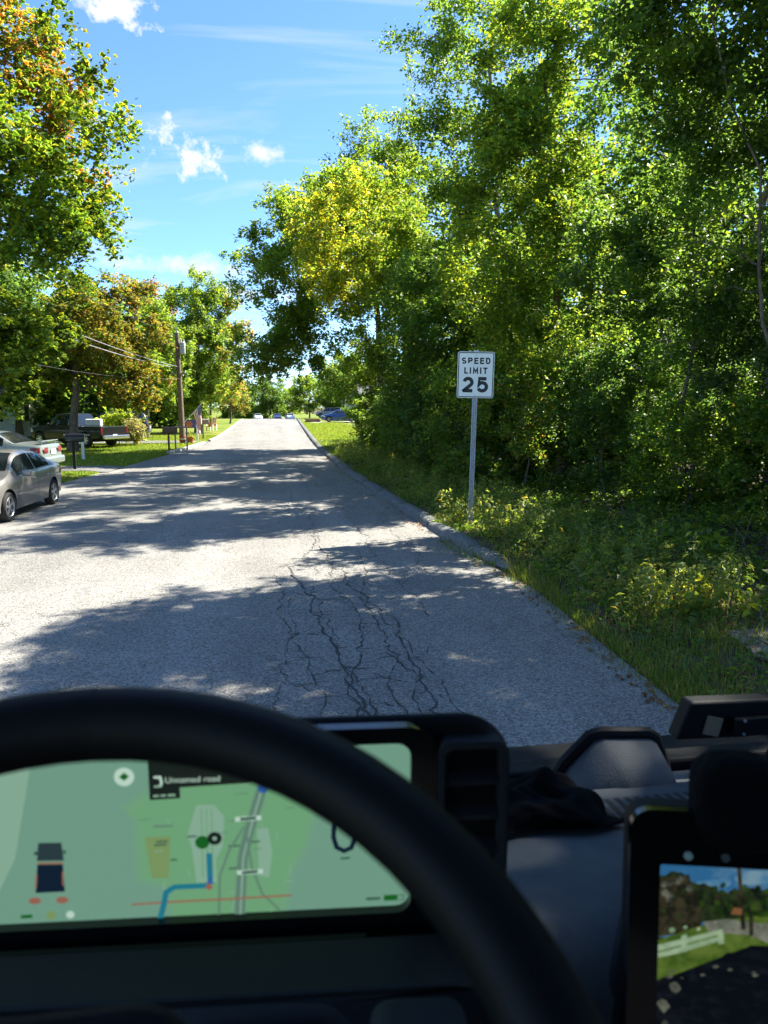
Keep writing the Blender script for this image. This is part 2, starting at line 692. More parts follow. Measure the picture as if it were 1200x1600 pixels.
road = strip_grid(rcols, ys[ys < 500], rz_, 'road', [ASPHALT])
tag(road, kind='structure')

# cracks worn into the right lane
rng = random.Random(3)
cb = MB()


def crack(x, y, y1, drift, w, branch=0.5, step=0.07):
    pts = []
    while y < y1:
        pts.append((x, y))
        x += rng.gauss(drift * step, 0.022)
        y += step * rng.uniform(0.5, 1.4)
        if branch and rng.random() < 0.045 * branch:
            bx, by, sgn = x, y, rng.choice((-1, 1))
            bp = []
            for _ in range(rng.randint(3, 9)):
                bp.append((bx, by))
                bx += sgn * rng.uniform(0.02, 0.07)
                by += rng.gauss(0.01, 0.035)
            ribbon(bp, w * 0.55)
    ribbon(pts, w)


def ribbon(pts, w):
    if len(pts) < 3:
        return
    vs, fs = [], []
    for i, (x, y) in enumerate(pts):
        a, b = pts[max(i - 1, 0)], pts[min(i + 1, len(pts) - 1)]
        dx, dy = b[0] - a[0], b[1] - a[1]
        L = math.hypot(dx, dy) or 1
        nx, ny = -dy / L, dx / L
        ww = 0.78 * w * (0.15 + rng.random() ** 1.6 * 1.3) * (0.3 if i in (0, len(pts) - 1) else 1)
        z = float(rz_(x, y)) + 0.004
        vs += [(x + nx * ww, y + ny * ww, z), (x - nx * ww, y - ny * ww, z)]
        if i:
            k = 2 * i
            fs.append((k - 2, k, k + 1, k - 1))
    cb.add(vs, fs)


for x, y, y1, dr, w in [(0.12, 3.6, 9.5, 0.0, 0.008), (0.42, 3.4, 12, -0.03, 0.013), (0.75, 3.3, 9.5, -0.04, 0.017), (0.95, 3.3, 10.5, -0.02, 0.011),
                        (1.28, 3.2, 9.3, -0.06, 0.014), (1.1, 3.3, 6.0, 0.01, 0.010), (0.25, 4.2, 8, 0.03, 0.008),
                        (1.6, 7, 15, -0.01, 0.009), (0.6, 9, 22, 0.01, 0.008), (2.0, 9, 16, 0.0, 0.008), (0.1, 13, 34, 0.01, 0.009), (1.4, 15, 32, 0.0, 0.009), (0.55, 3.4, 8.5, 0.02, 0.008), (1.45, 3.5, 7.5, -0.03, 0.007)]:
    crack(x, y, y1, dr, w, 2.2)
cr = cb.build('asphalt_crack', CRACK, road)
cr['kind'] = 'stuff'

# right-hand kerb: worn asphalt berm in lengths with open joints
kerb = thing('kerb', None, None)
tag(kerb, kind='structure')
y = 7.6
kp = [(-0.02, -0.03), (0.0, 0.06), (0.05, 0.115), (0.15, 0.135), (0.25, 0.12), (0.32, 0.07), (0.34, -0.03)]
k = 0
while y < 112:
    L_ = (2.3 if y < 40 else 6) * rng.uniform(0.8, 1.15)
    g = MB()
    n = 7
    vs, fs = [], []
    dz = rng.uniform(-0.012, 0.012)
    for i in range(n):
        yy = y + L_ * i / (n - 1) * 0.985
        x0 = float(road_r(yy))
        end = 0.75 if i in (0, n - 1) else 1
        if y < 7.7:
            end = min(end, -0.15 + 1.15 * i / (n - 1))
            x0 += 0.22 * (1 - i / (n - 1))
        for (a, b) in kp:
            vs.append((x0 + a + rng.gauss(0, 0.007), yy, float(prof(yy)) + (b + dz) * end + rng.gauss(0, 0.006)))
    m_ = len(kp)
    for i in range(n - 1):
        for j in range(m_ - 1):
            fs.append((i * m_ + j, i * m_ + j + 1, (i + 1) * m_ + j + 1, (i + 1) * m_ + j))
    fs.append(tuple(range(m_)))
    fs.append(tuple((n - 1) * m_ + j for j in range(m_ - 1, -1, -1)))
    g.add(vs, fs)
    g.build('kerb_stone', KERB, kerb, smooth=True)
    y += L_
# left-hand pale kerb further up the street
kerb2 = thing('kerb', None, None)
tag(kerb2, kind='structure')
y = 33.0
while y < 110:
    if 41.6 < y < 44:
        y = 44.2
    L_ = 3.0 if y < 60 else 6.0
    g = MB()
    vs, fs = [], []
    for i in range(4):
        yy = y + L_ * i / 3 * 0.99
        x0 = float(road_l(yy))
        for a, b in [(0.01, -0.04), (0.0, 0.075), (-0.05, 0.11), (-0.16, 0.11), (-0.18, -0.04)]:
            vs.append((x0 + a, yy, float(prof(yy)) + b))
    for i in range(3):
        for j in range(4):
            fs.append((i * 5 + j, i * 5 + j + 1, i * 5 + j + 6, i * 5 + j + 5))
    fs += [(0, 1, 2, 3, 4), (19, 18, 17, 16, 15)]
    g.add(vs, fs)
    g.build('kerb_stone', CONC, kerb2, smooth=True)
    y += L_


def patch(name, poly, mat_, dz=0.012, n=10):
    """a sheet laid on the ground: bilinear between 4 corners"""
    A, B, C, D = [np.array(p, float) for p in poly]
    s = np.linspace(0, 1, n)
    U, V = np.meshgrid(s, s)
    P = (A * ((1 - U) * (1 - V))[..., None] + B * (U * (1 - V))[..., None] + C * (U * V)[..., None] + D * ((1 - U) * V)[..., None])
    Z = np.maximum(gz(P[..., 0], P[..., 1]), prof(P[..., 1]) + 0.0) + dz
    v = np.concatenate([P, Z[..., None]], -1).reshape(-1, 3)
    i = np.arange(n - 1)[:, None] * n + np.arange(n - 1)[None]
    f = np.stack([i, i + 1, i + n + 1, i + n], -1).reshape(-1, 4)
    o = np_mesh(name, v, f, mat_)
    return tag(o, kind='structure')


patch('driveway', [(-5.3, 24.3), (-5.2, 26.4), (-8.2, 26.2), (-8.2, 24.6)], DRIVE, 0.02)
patch('driveway', [(-8.2, 20.6), (-8.2, 26.2), (-18, 26.6), (-18, 20.4)], DRIVE, 0.014)
patch('driveway', [(-3.7, 41.8), (-3.65, 44.0), (-12, 44.4), (-12, 41.4)], DRIVE, 0.014)
patch('driveway', [(3.3, 82.5), (3.4, 87.5), (22, 88.5), (22, 82.5)], CONC, 0.03)
patch('dirt_patch', [(4.0, 5.1), (5.0, 5.0), (5.3, 5.9), (4.25, 5.95)], SAND, 0.025, 14)

# ------------------------------------------------------------------ foliage


def leaf_quads(pos, size, rg, up=0.55, aspect=0.62, fold=0.18):
    """diamond leaves, slightly folded along the rib"""
    n = len(pos)
    nrm = rg.normal(size=(n, 3))
    nrm[:, 2] = np.abs(nrm[:, 2]) + up * 1.6
    nrm /= np.linalg.norm(nrm, axis=1)[:, None]
    t = rg.normal(size=(n, 3))
    t -= nrm * (t * nrm).sum(1)[:, None]
    t /= np.linalg.norm(t, axis=1)[:, None]
    b = np.cross(nrm, t)
    s = (size * (0.45 + 0.95 * rg.random(n)))[:, None]
    w = s * aspect * 0.5
    v = np.empty((n, 4, 3))
    v[:, 0] = pos - t * s * 0.5
    v[:, 1] = pos + b * w - t * s * 0.05 + nrm * s * fold
    v[:, 2] = pos + t * s * 0.5 - nrm * s * 0.1
    v[:, 3] = pos - b * w - t * s * 0.05 + nrm * s * fold
    return v.reshape(-1, 3), np.arange(n * 4).reshape(n, 4)


def star_quads(pos, size, rg, up=0.55):
    """lobed leaves: two crossing blades per leaf"""
    v1, f1 = leaf_quads(pos, size, rg, up, 0.75)
    v2 = v1.reshape(-1, 4, 3)
    c = v2.mean(1, keepdims=True)
    t = v2[:, 2] - v2[:, 0]
    b = v2[:, 1] - v2[:, 3]
    q = np.empty_like(v2)
    q[:, 0] = c[:, 0] - b * 0.6 - t * 0.1
    q[:, 2] = c[:, 0] + b * 0.6 - t * 0.1
    q[:, 1] = c[:, 0] + t * 0.25
    q[:, 3] = c[:, 0] - t * 0.32
    v = np.concatenate([v1, q.reshape(-1, 3)])
    return v, np.concatenate([f1, f1 + len(v1)])


def clump_leaves(centres, radii, per, rg, twig=8, flat=0.75):
    """leaf positions: twigs fan out of each clump centre, leaves sit along them"""
    P = []
    cid = []
    for i, (c, r_) in enumerate(zip(centres, radii)):
        nt = twig
        d = rg.normal(size=(nt, 3))
        d[:, 2] *= flat
        d /= np.linalg.norm(d, axis=1)[:, None]
        ln = r_ * (0.55 + 0.6 * rg.random(nt))
        n = max(4, int(per * (r_ / radii.mean()) ** 2))
        k = rg.integers(0, nt, n)
        t = np.sqrt(rg.random(n)) * 1.02
        p = c + d[k] * (ln[k] * t)[:, None] + rg.normal(size=(n, 3)) * (0.13 * r_)
        p[:, 2] -= 0.12 * r_ * t * t
        P.append(p)
        cid.append(np.full(n, i))
    return np.concatenate(P), np.concatenate(cid)


def pick(palette, n, rg):
    w = np.array([p[1] for p in palette], float)
    idx = rg.choice(len(palette), n, p=w / w.sum())
    return np.array([p[0] for p in palette])[idx] * np.array([1.97, 1.74, 1.8])


GREEN = [((0.045, 0.095, 0.018), 5), ((0.065, 0.12, 0.02), 4), ((0.035, 0.075, 0.022), 3), ((0.10, 0.15, 0.02), 1)]
YGREEN = [((0.092, 0.15, 0.018), 5), ((0.13, 0.165, 0.018), 3), ((0.065, 0.12, 0.02), 3)]
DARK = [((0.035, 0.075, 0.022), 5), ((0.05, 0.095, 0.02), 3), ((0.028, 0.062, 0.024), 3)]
YELLOW = [((0.19, 0.19, 0.018), 3), ((0.16, 0.175, 0.02), 4), ((0.12, 0.15, 0.02), 3)]
GOLD = [((0.155, 0.145, 0.035), 4), ((0.155, 0.125, 0.035), 2), ((0.12, 0.13, 0.03), 4), ((0.08, 0.105, 0.022), 3)]
ORANGE = [((0.20, 0.12, 0.045), 3), ((0.18, 0.125, 0.045), 3), ((0.14, 0.125, 0.03), 2)]
REDDISH = [((0.17, 0.07, 0.045), 4), ((0.13, 0.09, 0.04), 3), ((0.09, 0.10, 0.03), 2)]


def crown_points(centre, rad, n, rg, hollow=0.45, bottom=-0.9, lobes=5):
    """clump centres spread through an uneven crown"""
    c = np.array(centre, float)
    rad = np.array(rad, float)
    ld = rg.normal(size=(lobes, 3))
    ld /= np.linalg.norm(ld, axis=1)[:, None]
    la = 0.75 + 0.45 * rg.random(lobes)
    out = []
    while len(out) < n:
        d = rg.normal(size=3)
        d /= np.linalg.norm(d)
        if d[2] < bottom:
            continue
        w = np.clip(ld @ d, 0, 1) ** 3
        reach = 0.74 + 0.34 * float((w * la).max())
        t = (hollow + (1 - hollow) * rg.random() ** 0.7) * reach
        out.append(c + d * rad * t)
    return np.array(out)


def skeleton(mb, base, top, r0, targets, rg, sides=6, curve=0.5, minr=0.012):
    """a leaning tapered trunk, then a branch to every clump from the nearest fork"""
    base = np.array(base, float)
    top = np.array(top, float)
    n = 9
    tr = []
    off = rg.normal(size=(n, 3)) * curve * 0.14
    off[0] = 0
    for i in range(n):
        t = i / (n - 1)
        p = base + (top - base) * t + off[i] * (0.4 + t)
        tr.append(p)
    rr = [r0 * (1.35 if i == 0 else 1) * (1 - 0.86 * (i / (n - 1))) for i in range(n)]
    mb.tube([base - np.array([0, 0, 0.2])] + tr, [rr[0] * 1.25] + rr, 9)
    nodes = [np.array(p) for p in tr[3:]]
    nrad = [r for r in rr[3:]]
    order = np.argsort([np.linalg.norm((t - tr[5]) * np.array([1, 1, 0.7])) for t in targets])
    for k in order:
        t = targets[k]
        A = np.array(nodes)
        d = t - A
        dist = np.linalg.norm(d, axis=1)
        cost = dist + np.clip(-d[:, 2], 0, None) * 1.2 + np.clip(0.03 - np.array(nrad), 0, None) * 20
        j = int(np.argmin(cost))
        a, ra = A[j], nrad[j]
        L = dist[j]
        r1 = min(ra * 0.62, 0.016 + 0.016 * L)
        r1 = max(r1, minr)
        mid1 = a + (t - a) * 0.35 + rg.normal(size=3) * 0.06 * L + np.array([0, 0, 0.05 * L])
        mid2 = a + (t - a) * 0.7 + rg.normal(size=3) * 0.06 * L + np.array([0, 0, 0.07 * L])
        mb.tube([a, mid1, mid2, t], [r1, r1 * 0.8, r1 * 0.6, minr * 0.5], sides - 1, caps=False)
        nodes += [mid1, mid2]
        nrad += [r1 * 0.8, r1 * 0.6]


def make_tree(name, label, base, top, r0, blobs, leaf, palette, seed, per=350, star=False, bark=None, group=None, cat='tree', accents=(), up=0.55, twig=8, crown_name='crown', curve=0.5):
    """blobs: (centre, radii, number of clumps, clump radius[, hollow]); accents: (palette, fn(centres)->mask probability)"""
    rg = np.random.default_rng(seed)
    bx, by = base
    z0 = float(gz(bx, by)) if not (road_l(by) < bx < road_r(by)) else 0
    o = np.array([bx, by, z0])
    root = thing(name, label, cat, tuple(o), 0, group)
    cs, rs = [], []
    for bl in blobs:
        c = crown_points(np.array(bl[0]) - o, bl[1], bl[2], rg, bl[4] if len(bl) > 4 else 0.4)
        cs.append(c)
        rs.append(bl[3] * (0.7 + 0.6 * rg.random(len(c))))
    cs, rs = np.concatenate(cs), np.concatenate(rs)
    mb = MB()
    skeleton(mb, (0, 0, 0), np.array(top) - o, r0, cs, rg, curve=curve)
    mb.build('trunk', bark or BARK, root, smooth=True)
    P, cid = clump_leaves(cs, rs, per, rg, twig)
    ok = P[:, 2] + o[2] > 0.05
    P, cid = P[ok], cid[ok]
    col = pick(palette, len(P), rg)
    ccol = 0.78 + 0.44 * rg.random((len(cs), 1))
    col = col * ccol[cid] * (0.8 + 0.4 * rg.random((len(P), 1)))
    for pal, fn in accents:
        pr = fn(cs + o)
        m = (rg.random(len(P)) < pr[cid])
        col[m] = pick(pal, int(m.sum()), rg) * (0.8 + 0.4 * rg.random((int(m.sum()), 1)))
    if star:
        v, f = star_quads(P, leaf, rg, up)
        col = np.concatenate([col, col])
    else:
        v, f = leaf_quads(P, leaf, rg, up)
    c = np_mesh(crown_name, v, f, LEAF, root, col)
    return root


def sm(a, b, x):
    return np.clip((x - a) / (b - a), 0, 1)


FOLIAGE = True
if FOLIAGE:
    # ---- right-hand side, from far to near
    make_tree('oak_tree', 'tall oak behind, its rounded top the highest over the overhanging roadside oak', (7.2, 36.8), (6.3, 36.8, 15), 0.26,
              [((5.7, 36.5, 10.9), (3.9, 3.4, 5.8), 115, 0.95)], 0.165, YGREEN + GREEN[:2], 11, 320)
    make_tree('oak_tree', 'dark green oak whose limbs reach left over the road at the end of the thicket', (5.4, 33.2), (4.4, 33, 11.5), 0.24,
              [((3.0, 32.6, 8.4), (4.8, 3.6, 5.2), 125, 0.9), ((0.8, 32.3, 4.6), (2.7, 2.2, 1.4), 34, 0.75), ((5.4, 34.2, 3.2), (2.4, 2.6, 2.2), 24, 0.85)], 0.15, YGREEN + GREEN[:2], 12, 400)
    make_tree('maple_tree', 'maple with bright yellow leaves on its left tips, right of the road', (5.7, 25.5), (4.4, 25, 9), 0.13,
              [((3.1, 24.6, 7.4), (2.9, 2.6, 3.0), 68, 0.72), ((4.8, 25.5, 4.4), (1.9, 2.2, 2.2), 24, 0.8)], 0.12, YGREEN + GREEN[:2], 13, 420,
              accents=((YELLOW, lambda c: 0.48 * sm(4.2, 2.4, c[:, 0]) * sm(5.2, 6.2, c[:, 2])),))
    make_tree('ash_tree', 'tall thin-crowned tree with pale trunk rising above the speed sign', (6.9, 21.5), (6.4, 21, 15.5), 0.14,
              [((6.0, 20.8, 11.8), (2.7, 2.6, 4.8), 58, 0.78), ((6.4, 21, 6.0), (2.6, 2.4, 2.6), 26, 0.85)], 0.11, GREEN + YGREEN[:1], 14, 420, bark=BARKG)
    make_tree('oak_saplings', 'leafy young oak filling the thicket left of the speed sign', (5.4, 20), (5.0, 19.8, 6.5), 0.08,
              [((4.8, 19.8, 4.4), (1.8, 2.2, 2.6), 50, 0.68), ((4.7, 22.6, 2.7), (1.4, 2.2, 2.0), 26, 0.7)], 0.105, GREEN, 15, 420, cat='tree').name = 'young_oak'
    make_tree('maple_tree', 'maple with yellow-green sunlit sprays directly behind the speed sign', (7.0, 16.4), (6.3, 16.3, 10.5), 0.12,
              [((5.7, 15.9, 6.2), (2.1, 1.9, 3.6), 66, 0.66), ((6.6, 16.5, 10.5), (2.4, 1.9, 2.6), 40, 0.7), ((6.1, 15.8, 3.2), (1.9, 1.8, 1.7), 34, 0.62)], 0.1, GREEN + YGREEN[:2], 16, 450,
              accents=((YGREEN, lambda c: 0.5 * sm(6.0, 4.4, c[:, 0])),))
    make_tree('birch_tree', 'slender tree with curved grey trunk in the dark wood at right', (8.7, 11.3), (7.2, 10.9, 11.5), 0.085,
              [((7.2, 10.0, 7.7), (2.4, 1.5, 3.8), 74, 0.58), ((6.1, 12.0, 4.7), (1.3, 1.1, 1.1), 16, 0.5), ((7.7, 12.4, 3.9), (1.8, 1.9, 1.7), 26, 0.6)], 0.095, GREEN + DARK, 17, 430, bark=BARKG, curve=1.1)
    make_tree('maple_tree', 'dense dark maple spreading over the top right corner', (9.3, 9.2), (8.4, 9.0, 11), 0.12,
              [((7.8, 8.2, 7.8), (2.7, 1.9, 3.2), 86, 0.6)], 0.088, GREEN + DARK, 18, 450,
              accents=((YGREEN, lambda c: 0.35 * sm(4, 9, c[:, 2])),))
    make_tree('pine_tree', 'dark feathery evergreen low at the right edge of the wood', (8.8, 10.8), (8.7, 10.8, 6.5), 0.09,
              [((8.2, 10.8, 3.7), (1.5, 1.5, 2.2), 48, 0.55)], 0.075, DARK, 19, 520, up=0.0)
    make_tree('maple_tree', 'unseen green maple added beside the van, outside the right edge of the view, to shade the cab', (8.6, 4.2), (7.2, 4.6, 11.5), 0.13,
              [((6.6, 4.6, 9.0), (2.7, 2.6, 3.0), 80, 0.7)], 0.12, GREEN, 20, 330)  # unseen tree, added so that its crown blocks the sun from the dash
    make_tree('young_maple', 'slender sapling with a bare leaning trunk in front of the dark wood at right', (7.9, 9.7), (5.7, 9.5, 8.2), 0.04,
              [((5.9, 9.5, 7.6), (1.3, 1.2, 1.3), 20, 0.5), ((6.9, 9.8, 4.6), (1.2, 1.0, 1.2), 10, 0.45)], 0.085, GREEN + YGREEN[:1], 33, 170, curve=0.9)
    make_tree('young_maple', 'thin dark sapling standing upright beside the leaning one at right', (7.4, 11.6), (6.9, 11.4, 7.5), 0.045,
              [((6.9, 11.4, 6.6), (1.2, 1.2, 1.5), 20, 0.5), ((7.0, 11.4, 3.4), (0.9, 0.9, 1.0), 8, 0.45)], 0.085, GREEN + DARK[:1], 34, 170, curve=0.9)
    # ---- the wood behind: copies of a few mass trees
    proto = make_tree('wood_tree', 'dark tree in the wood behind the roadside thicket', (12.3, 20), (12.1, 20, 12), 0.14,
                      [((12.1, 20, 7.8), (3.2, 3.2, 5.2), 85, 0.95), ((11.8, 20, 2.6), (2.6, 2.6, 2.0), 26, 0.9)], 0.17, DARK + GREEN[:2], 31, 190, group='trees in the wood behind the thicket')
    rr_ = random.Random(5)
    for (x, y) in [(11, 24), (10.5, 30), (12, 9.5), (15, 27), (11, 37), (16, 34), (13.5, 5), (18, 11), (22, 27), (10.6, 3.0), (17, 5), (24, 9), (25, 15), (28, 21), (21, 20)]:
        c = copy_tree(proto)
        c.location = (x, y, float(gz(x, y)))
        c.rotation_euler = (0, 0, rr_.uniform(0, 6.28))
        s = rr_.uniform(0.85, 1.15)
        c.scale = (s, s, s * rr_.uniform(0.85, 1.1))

    # ---- understory shrubs along the thicket's edge
    line = [(5.6, 40), (5.2, 36), (5.0, 32), (4.8, 28.5), (4.75, 25.5), (4.8, 22.6), (4.75, 19.8), (4.9, 17.2), (5.6, 15.2), (6.6, 13.5), (7.4, 11.8), (8.1, 10.0), (8.8, 8.2), (9.2, 6.0), (6.3, 17.8), (7.6, 15.6)]
    shl = ['leafy shrub at the far end of the thicket, beside the right lawn', 'dark shrub under the overhanging oak, second from the lawn', 'dense shrub low under the overhanging oak limbs, third from the lawn',
           'dark bushy shrub at the kerb side of the yellow-tipped maple', 'rounded green shrub in front of the yellow-tipped maple trunk', 'dense dark shrub left of the speed sign, beyond the worn kerb',
           'deep green shrub left of the sign post in the thicket', 'leafy green shrub just left behind the sign post', 'brown-flecked shrub right behind the sign post', 'vine-covered shrub right of the sign post',
           'yellow-green shrub in the middle of the right bank', 'broad-leaved shrub on the right bank below the grey curved trunk', 'light green shrub low at the right edge above the verge', 'shrub at the far right edge beside the sandy patch',
           'shrub filling the gap behind the sign post', 'shrub filling the dark gap right of the sign']
    for i, (x, y) in enumerate(line):
        h = 2.3 if y > 20 else (3.0 if y > 12.5 else 2.2)
        near = y < 20
        make_tree('shrub', shl[i], (x, y), (x, y, h), 0.03,
                  [((x, y, h * 0.62), (1.35, 1.5, h * 0.62), 34 if near else 26, 0.5)], 0.085 if near else 0.12,
                  (GREEN + YGREEN[:1] if i % 3 else DARK + GREEN[:1]), 100 + i, 330 if near else 240, cat='shrub', crown_name='foliage',
                  accents=((ORANGE, lambda c: np.full(len(c), 0.10 if i == 8 else 0.01)),), up=0.4)

    ush = bpy.data.objects.get('shrub.006')
    for (x, y) in [(7.3, 18.8), (8.3, 16.9), (9.2, 14.8), (9.8, 12.6), (7.8, 21), (7.4, 24), (7.6, 28), (9.6, 18), (10.6, 15.6), (10.8, 11.2), (9.9, 21.5)]:
        c = copy_tree(ush)
        c['label'] = 'undergrowth shrub deep in the wood behind the roadside thicket'
        c['group'] = 'undergrowth deep in the wood'
        c.location = (x, y, float(gz(x, y)))
        c.rotation_euler = (0, 0, rr_.uniform(0, 6.28))
        c.scale = (1.15, 1.15, rr_.uniform(0.85, 1.2))

    # ---- left-hand side
    make_tree('maple_tree', 'large maple with orange-tinged leaves leaning in at the top left corner', (-9.6, 19.2), (-8.8, 19, 13), 0.3,
              [((-8.3, 18.6, 9.2), (5.0, 3.8, 4.7), 160, 0.85), ((-5.3, 18.5, 6.6), (2.3, 2.2, 1.5), 36, 0.7)], 0.135, GREEN[:2] + YGREEN, 21, 330, star=True,
              accents=((ORANGE, lambda c: 0.5 * (np.sin(c[:, 0] * 1.7 + c[:, 2] * 1.1) > 0.62) * sm(7.0, 8.5, c[:, 2])), (YELLOW, lambda c: 0.10 * sm(6, 9, c[:, 2]))))
    make_tree('maple_tree', 'bright green young maple bough at the left edge above the grey sedan', (-7.7, 18.0), (-7.4, 17.8, 4.6), 0.07,
              [((-6.2, 17.2, 3.4), (1.7, 1.5, 1.5), 48, 0.5)], 0.13, YGREEN + GREEN[:1], 22, 210, star=True)
    make_tree('maple_tree', 'rounded maple turning gold in front of the black pickup', (-9.2, 35.2), (-8.6, 35.4, 7.2), 0.22,
              [((-8.0, 35.4, 5.6), (3.0, 3.0, 2.9), 90, 0.75), ((-10.4, 36, 4.6), (2.3, 2.4, 2.2), 36, 0.75), ((-6.6, 35.6, 3.1), (1.5, 1.6, 1.3), 26, 0.6)], 0.15, GOLD + GREEN[:1], 23, 260, star=True,
              accents=((GREEN, lambda c: 0.75 * sm(-8.2, -10.2, c[:, 0])), (ORANGE, lambda c: 0.03 * sm(-7.5, -5.5, c[:, 0]))))
    make_tree('maple_tree', 'dark green shade tree at the far left behind the pale sedan', (-13.6, 36.5), (-13.2, 37, 8.5), 0.2,
              [((-13.2, 37, 6.6), (3.6, 3.4, 4.0), 75, 0.9)], 0.17, DARK, 24, 240)
    make_tree('locust_tree', 'light green feathery tree just left of the utility pole', (-8.2, 49.5), (-7.6, 50, 8), 0.16,
              [((-7.6, 50, 5.7), (2.4, 2.4, 3.5), 58, 0.8)], 0.16, YGREEN + GREEN, 25, 340)
    make_tree('maple_tree', 'big full-crowned tree behind the utility pole, tips turning rust', (-5.6, 57.5), (-5.2, 57, 10.5), 0.28,
              [((-4.9, 57, 7.0), (3.7, 3.6, 5.0), 120, 0.9), ((-5.6, 55.5, 2.6), (2.4, 2.2, 2.0), 28, 0.8)], 0.17, GREEN + YGREEN, 26, 380,
              accents=((ORANGE, lambda c: 0.45 * sm(-4.0, -1.8, c[:, 0])),))
    make_tree('maple_tree', 'rust-red treetop showing behind the gold maple', (-10.4, 63), (-10.1, 63, 12), 0.2,
              [((-10, 63, 9.8), (2.8, 2.6, 3.2), 50, 0.9), ((-9.5, 63, 5.5), (3, 3, 3), 36, 1)], 0.22, REDDISH + GREEN[:2], 27, 200)
    make_tree('cherry_tree', 'small yellow and orange tree at the left kerb near the crest', (-4.6, 84), (-4.4, 84, 5.6), 0.1,
              [((-4.5, 84, 4.2), (1.7, 1.7, 2.8), 40, 0.7)], 0.2, YELLOW + GREEN[:2], 28, 150,
              accents=((ORANGE, lambda c: np.full(len(c), 0.25)),))
    make_tree('maple_tree', 'green street tree between the rust-tipped tree and the small yellow one', (-5.8, 71), (-5.6, 71, 7.5), 0.15,
              [((-5.4, 71, 5.4), (2.4, 2.4, 3.6), 50, 0.9)], 0.2, GREEN + YGREEN, 29, 170)
    make_tree('maple_tree', 'tiny brown-leaved tree at the left of the crest', (-5.6, 128), (-5.6, 128, 3.6), 0.1,
              [((-5.6, 128, 2.6), (2.6, 2.4, 2.3), 40, 0.9)], 0.28, REDDISH[1:] + GREEN[:1], 30, 110)
    # far trees beyond the crest and behind the gardens
    far = [make_tree('far_tree', 'distant green tree beyond the crest of the road', (0, 175), (0, 175, 9), 0.22, [((0, 175, 3.6), (4.6, 4.6, 6.2), 80, 1.3)], 0.42, GREEN + DARK, 41, 120, group='distant trees beyond the crest'),
           make_tree('far_tree', 'distant green tree beyond the crest of the road', (9, 168), (9, 168, 8), 0.22, [((9, 168, 4.2), (5.2, 4.8, 5.4), 80, 1.3)], 0.42, GREEN + YGREEN, 42, 120, group='distant trees beyond the crest')]
    spots = [(-9, 172), (-17, 160), (-26, 165), (17, 178), (26, 170), (36, 165), (46, 172), (-36, 160), (-46, 168), (5, 188), (-5, 190), (22, 190), (14, 150), (30, 150), (44, 150), (-15, 140),
             (-25, 135), (-36, 140)]
    for i, (x, y) in enumerate(spots):
        c = copy_tree(far[i % 2])
        c.location = (x, y, float(gz(x, y)))
        s = rr_.uniform(0.9, 1.3)
        c.scale = (s, s, s * rr_.uniform(0.9, 1.25))
        c.rotation_euler = (0, 0, rr_.uniform(0, 6.28))
    sp2 = [(-17, 62), (-22, 55), (-20, 72), (-14, 78), (-12, 92), (-19, 90), (-27, 47), (-30, 60), (-20, 40), (-26, 34), (-12, 108), (-22, 108), (-31, 80), (-19, 31), (-11.5, 48), (-13, 54), (-9.5, 70), (-15, 46)]
    for i, (x, y) in enumerate(sp2):
        c = copy_tree(far[i % 2])
        c['label'] = 'green garden tree behind the houses on the left'
        c['group'] = 'garden trees on the left'
        c.location = (x, y, float(gz(x, y)))
        s = rr_.uniform(0.75, 1.0)
        c.scale = (s, s, s)
        c.rotation_euler = (0, 0, rr_.uniform(0, 6.28))
    sp3 = [(21, 58), (24, 66), (20, 72), (26, 79), (26, 95), (12, 118), (19, 124), (30, 112), (20, 46), (28, 41), (25, 54), (24, 36), (31, 46), (22, 32.5), (34, 40), (22, 15.5), (20, 12), (24.5, 20), (27, 11), (24, 6.5), (36, 8), (37, 16), (38, 25), (40, 34), (33, 1), (36, 43)]
    for i, (x, y) in enumerate(sp3):
        c = copy_tree(far[i % 2])
        c['label'] = 'green garden tree beyond the lawn on the right'
        c['group'] = 'garden trees on the right'
        c.location = (x, y, float(gz(x, y)))
        s = rr_.uniform(0.75, 1.05)
        c.scale = (s, s, s)
        c.rotation_euler = (0, 0, rr_.uniform(0, 6.28))
    # garden shrubs on the left lawn
    make_tree('garden_shrub', 'bright lime green garden shrub behind the tail of the pickup', (-8.2, 40.6), (-8.2, 40.6, 1.6), 0.03,
              [((-8.2, 40.6, 1.15), (1.5, 0.9, 0.75), 30, 0.42)], 0.12, [((0.16, 0.22, 0.03), 1), ((0.12, 0.18, 0.03), 1)], 51, 150, cat='shrub', crown_name='foliage')
    make_tree('garden_shrub', 'grey-green spiky shrub between the pickup and the dark parked car', (-7.2, 39.4), (-7.2, 39.4, 1.2), 0.03,
              [((-7.2, 39.4, 0.75), (0.75, 0.75, 0.7), 26, 0.36)], 0.1, [((0.13, 0.15, 0.09), 1), ((0.09, 0.11, 0.06), 1), ((0.2, 0.17, 0.1), 0.5)], 52, 160, cat='shrub', crown_name='foliage', up=0)

    # ---- verge plants, weeds and grass
    rg = np.random.default_rng(77)

    def verge_points(n, y0, y1, d0, d1, power=1.0):
        y = y0 + (y1 - y0) * rg.random(n) ** 1.5
        x = road_r(y) + d0 + (d1 - d0) * rg.random(n) ** power
        return x, y

    # low leafy ground cover
    x, y = verge_points(5200, 4.2, 40, 0.25, 5.5, 1.0)
    dens = np.sin(x * 1.9 + 2) * np.sin(y * 1.4 + x) + rg.normal(size=len(x)) * 0.5
    k = (dens > -0.55) & (rg.random(len(x)) < np.clip((y - 3) / 7, 0.45, 1))
    k &= ~((x > 4.0) & (x < 5.4) & (y < 6.0) & (y > 5.0))
    x, y = x[k], y[k]
    hh = 0.05 + 0.16 * rg.random(len(x)) * np.clip(x - road_r(y), 0.3, 1.6) * np.clip((y - 3.5) / 6, 0.35, 1)
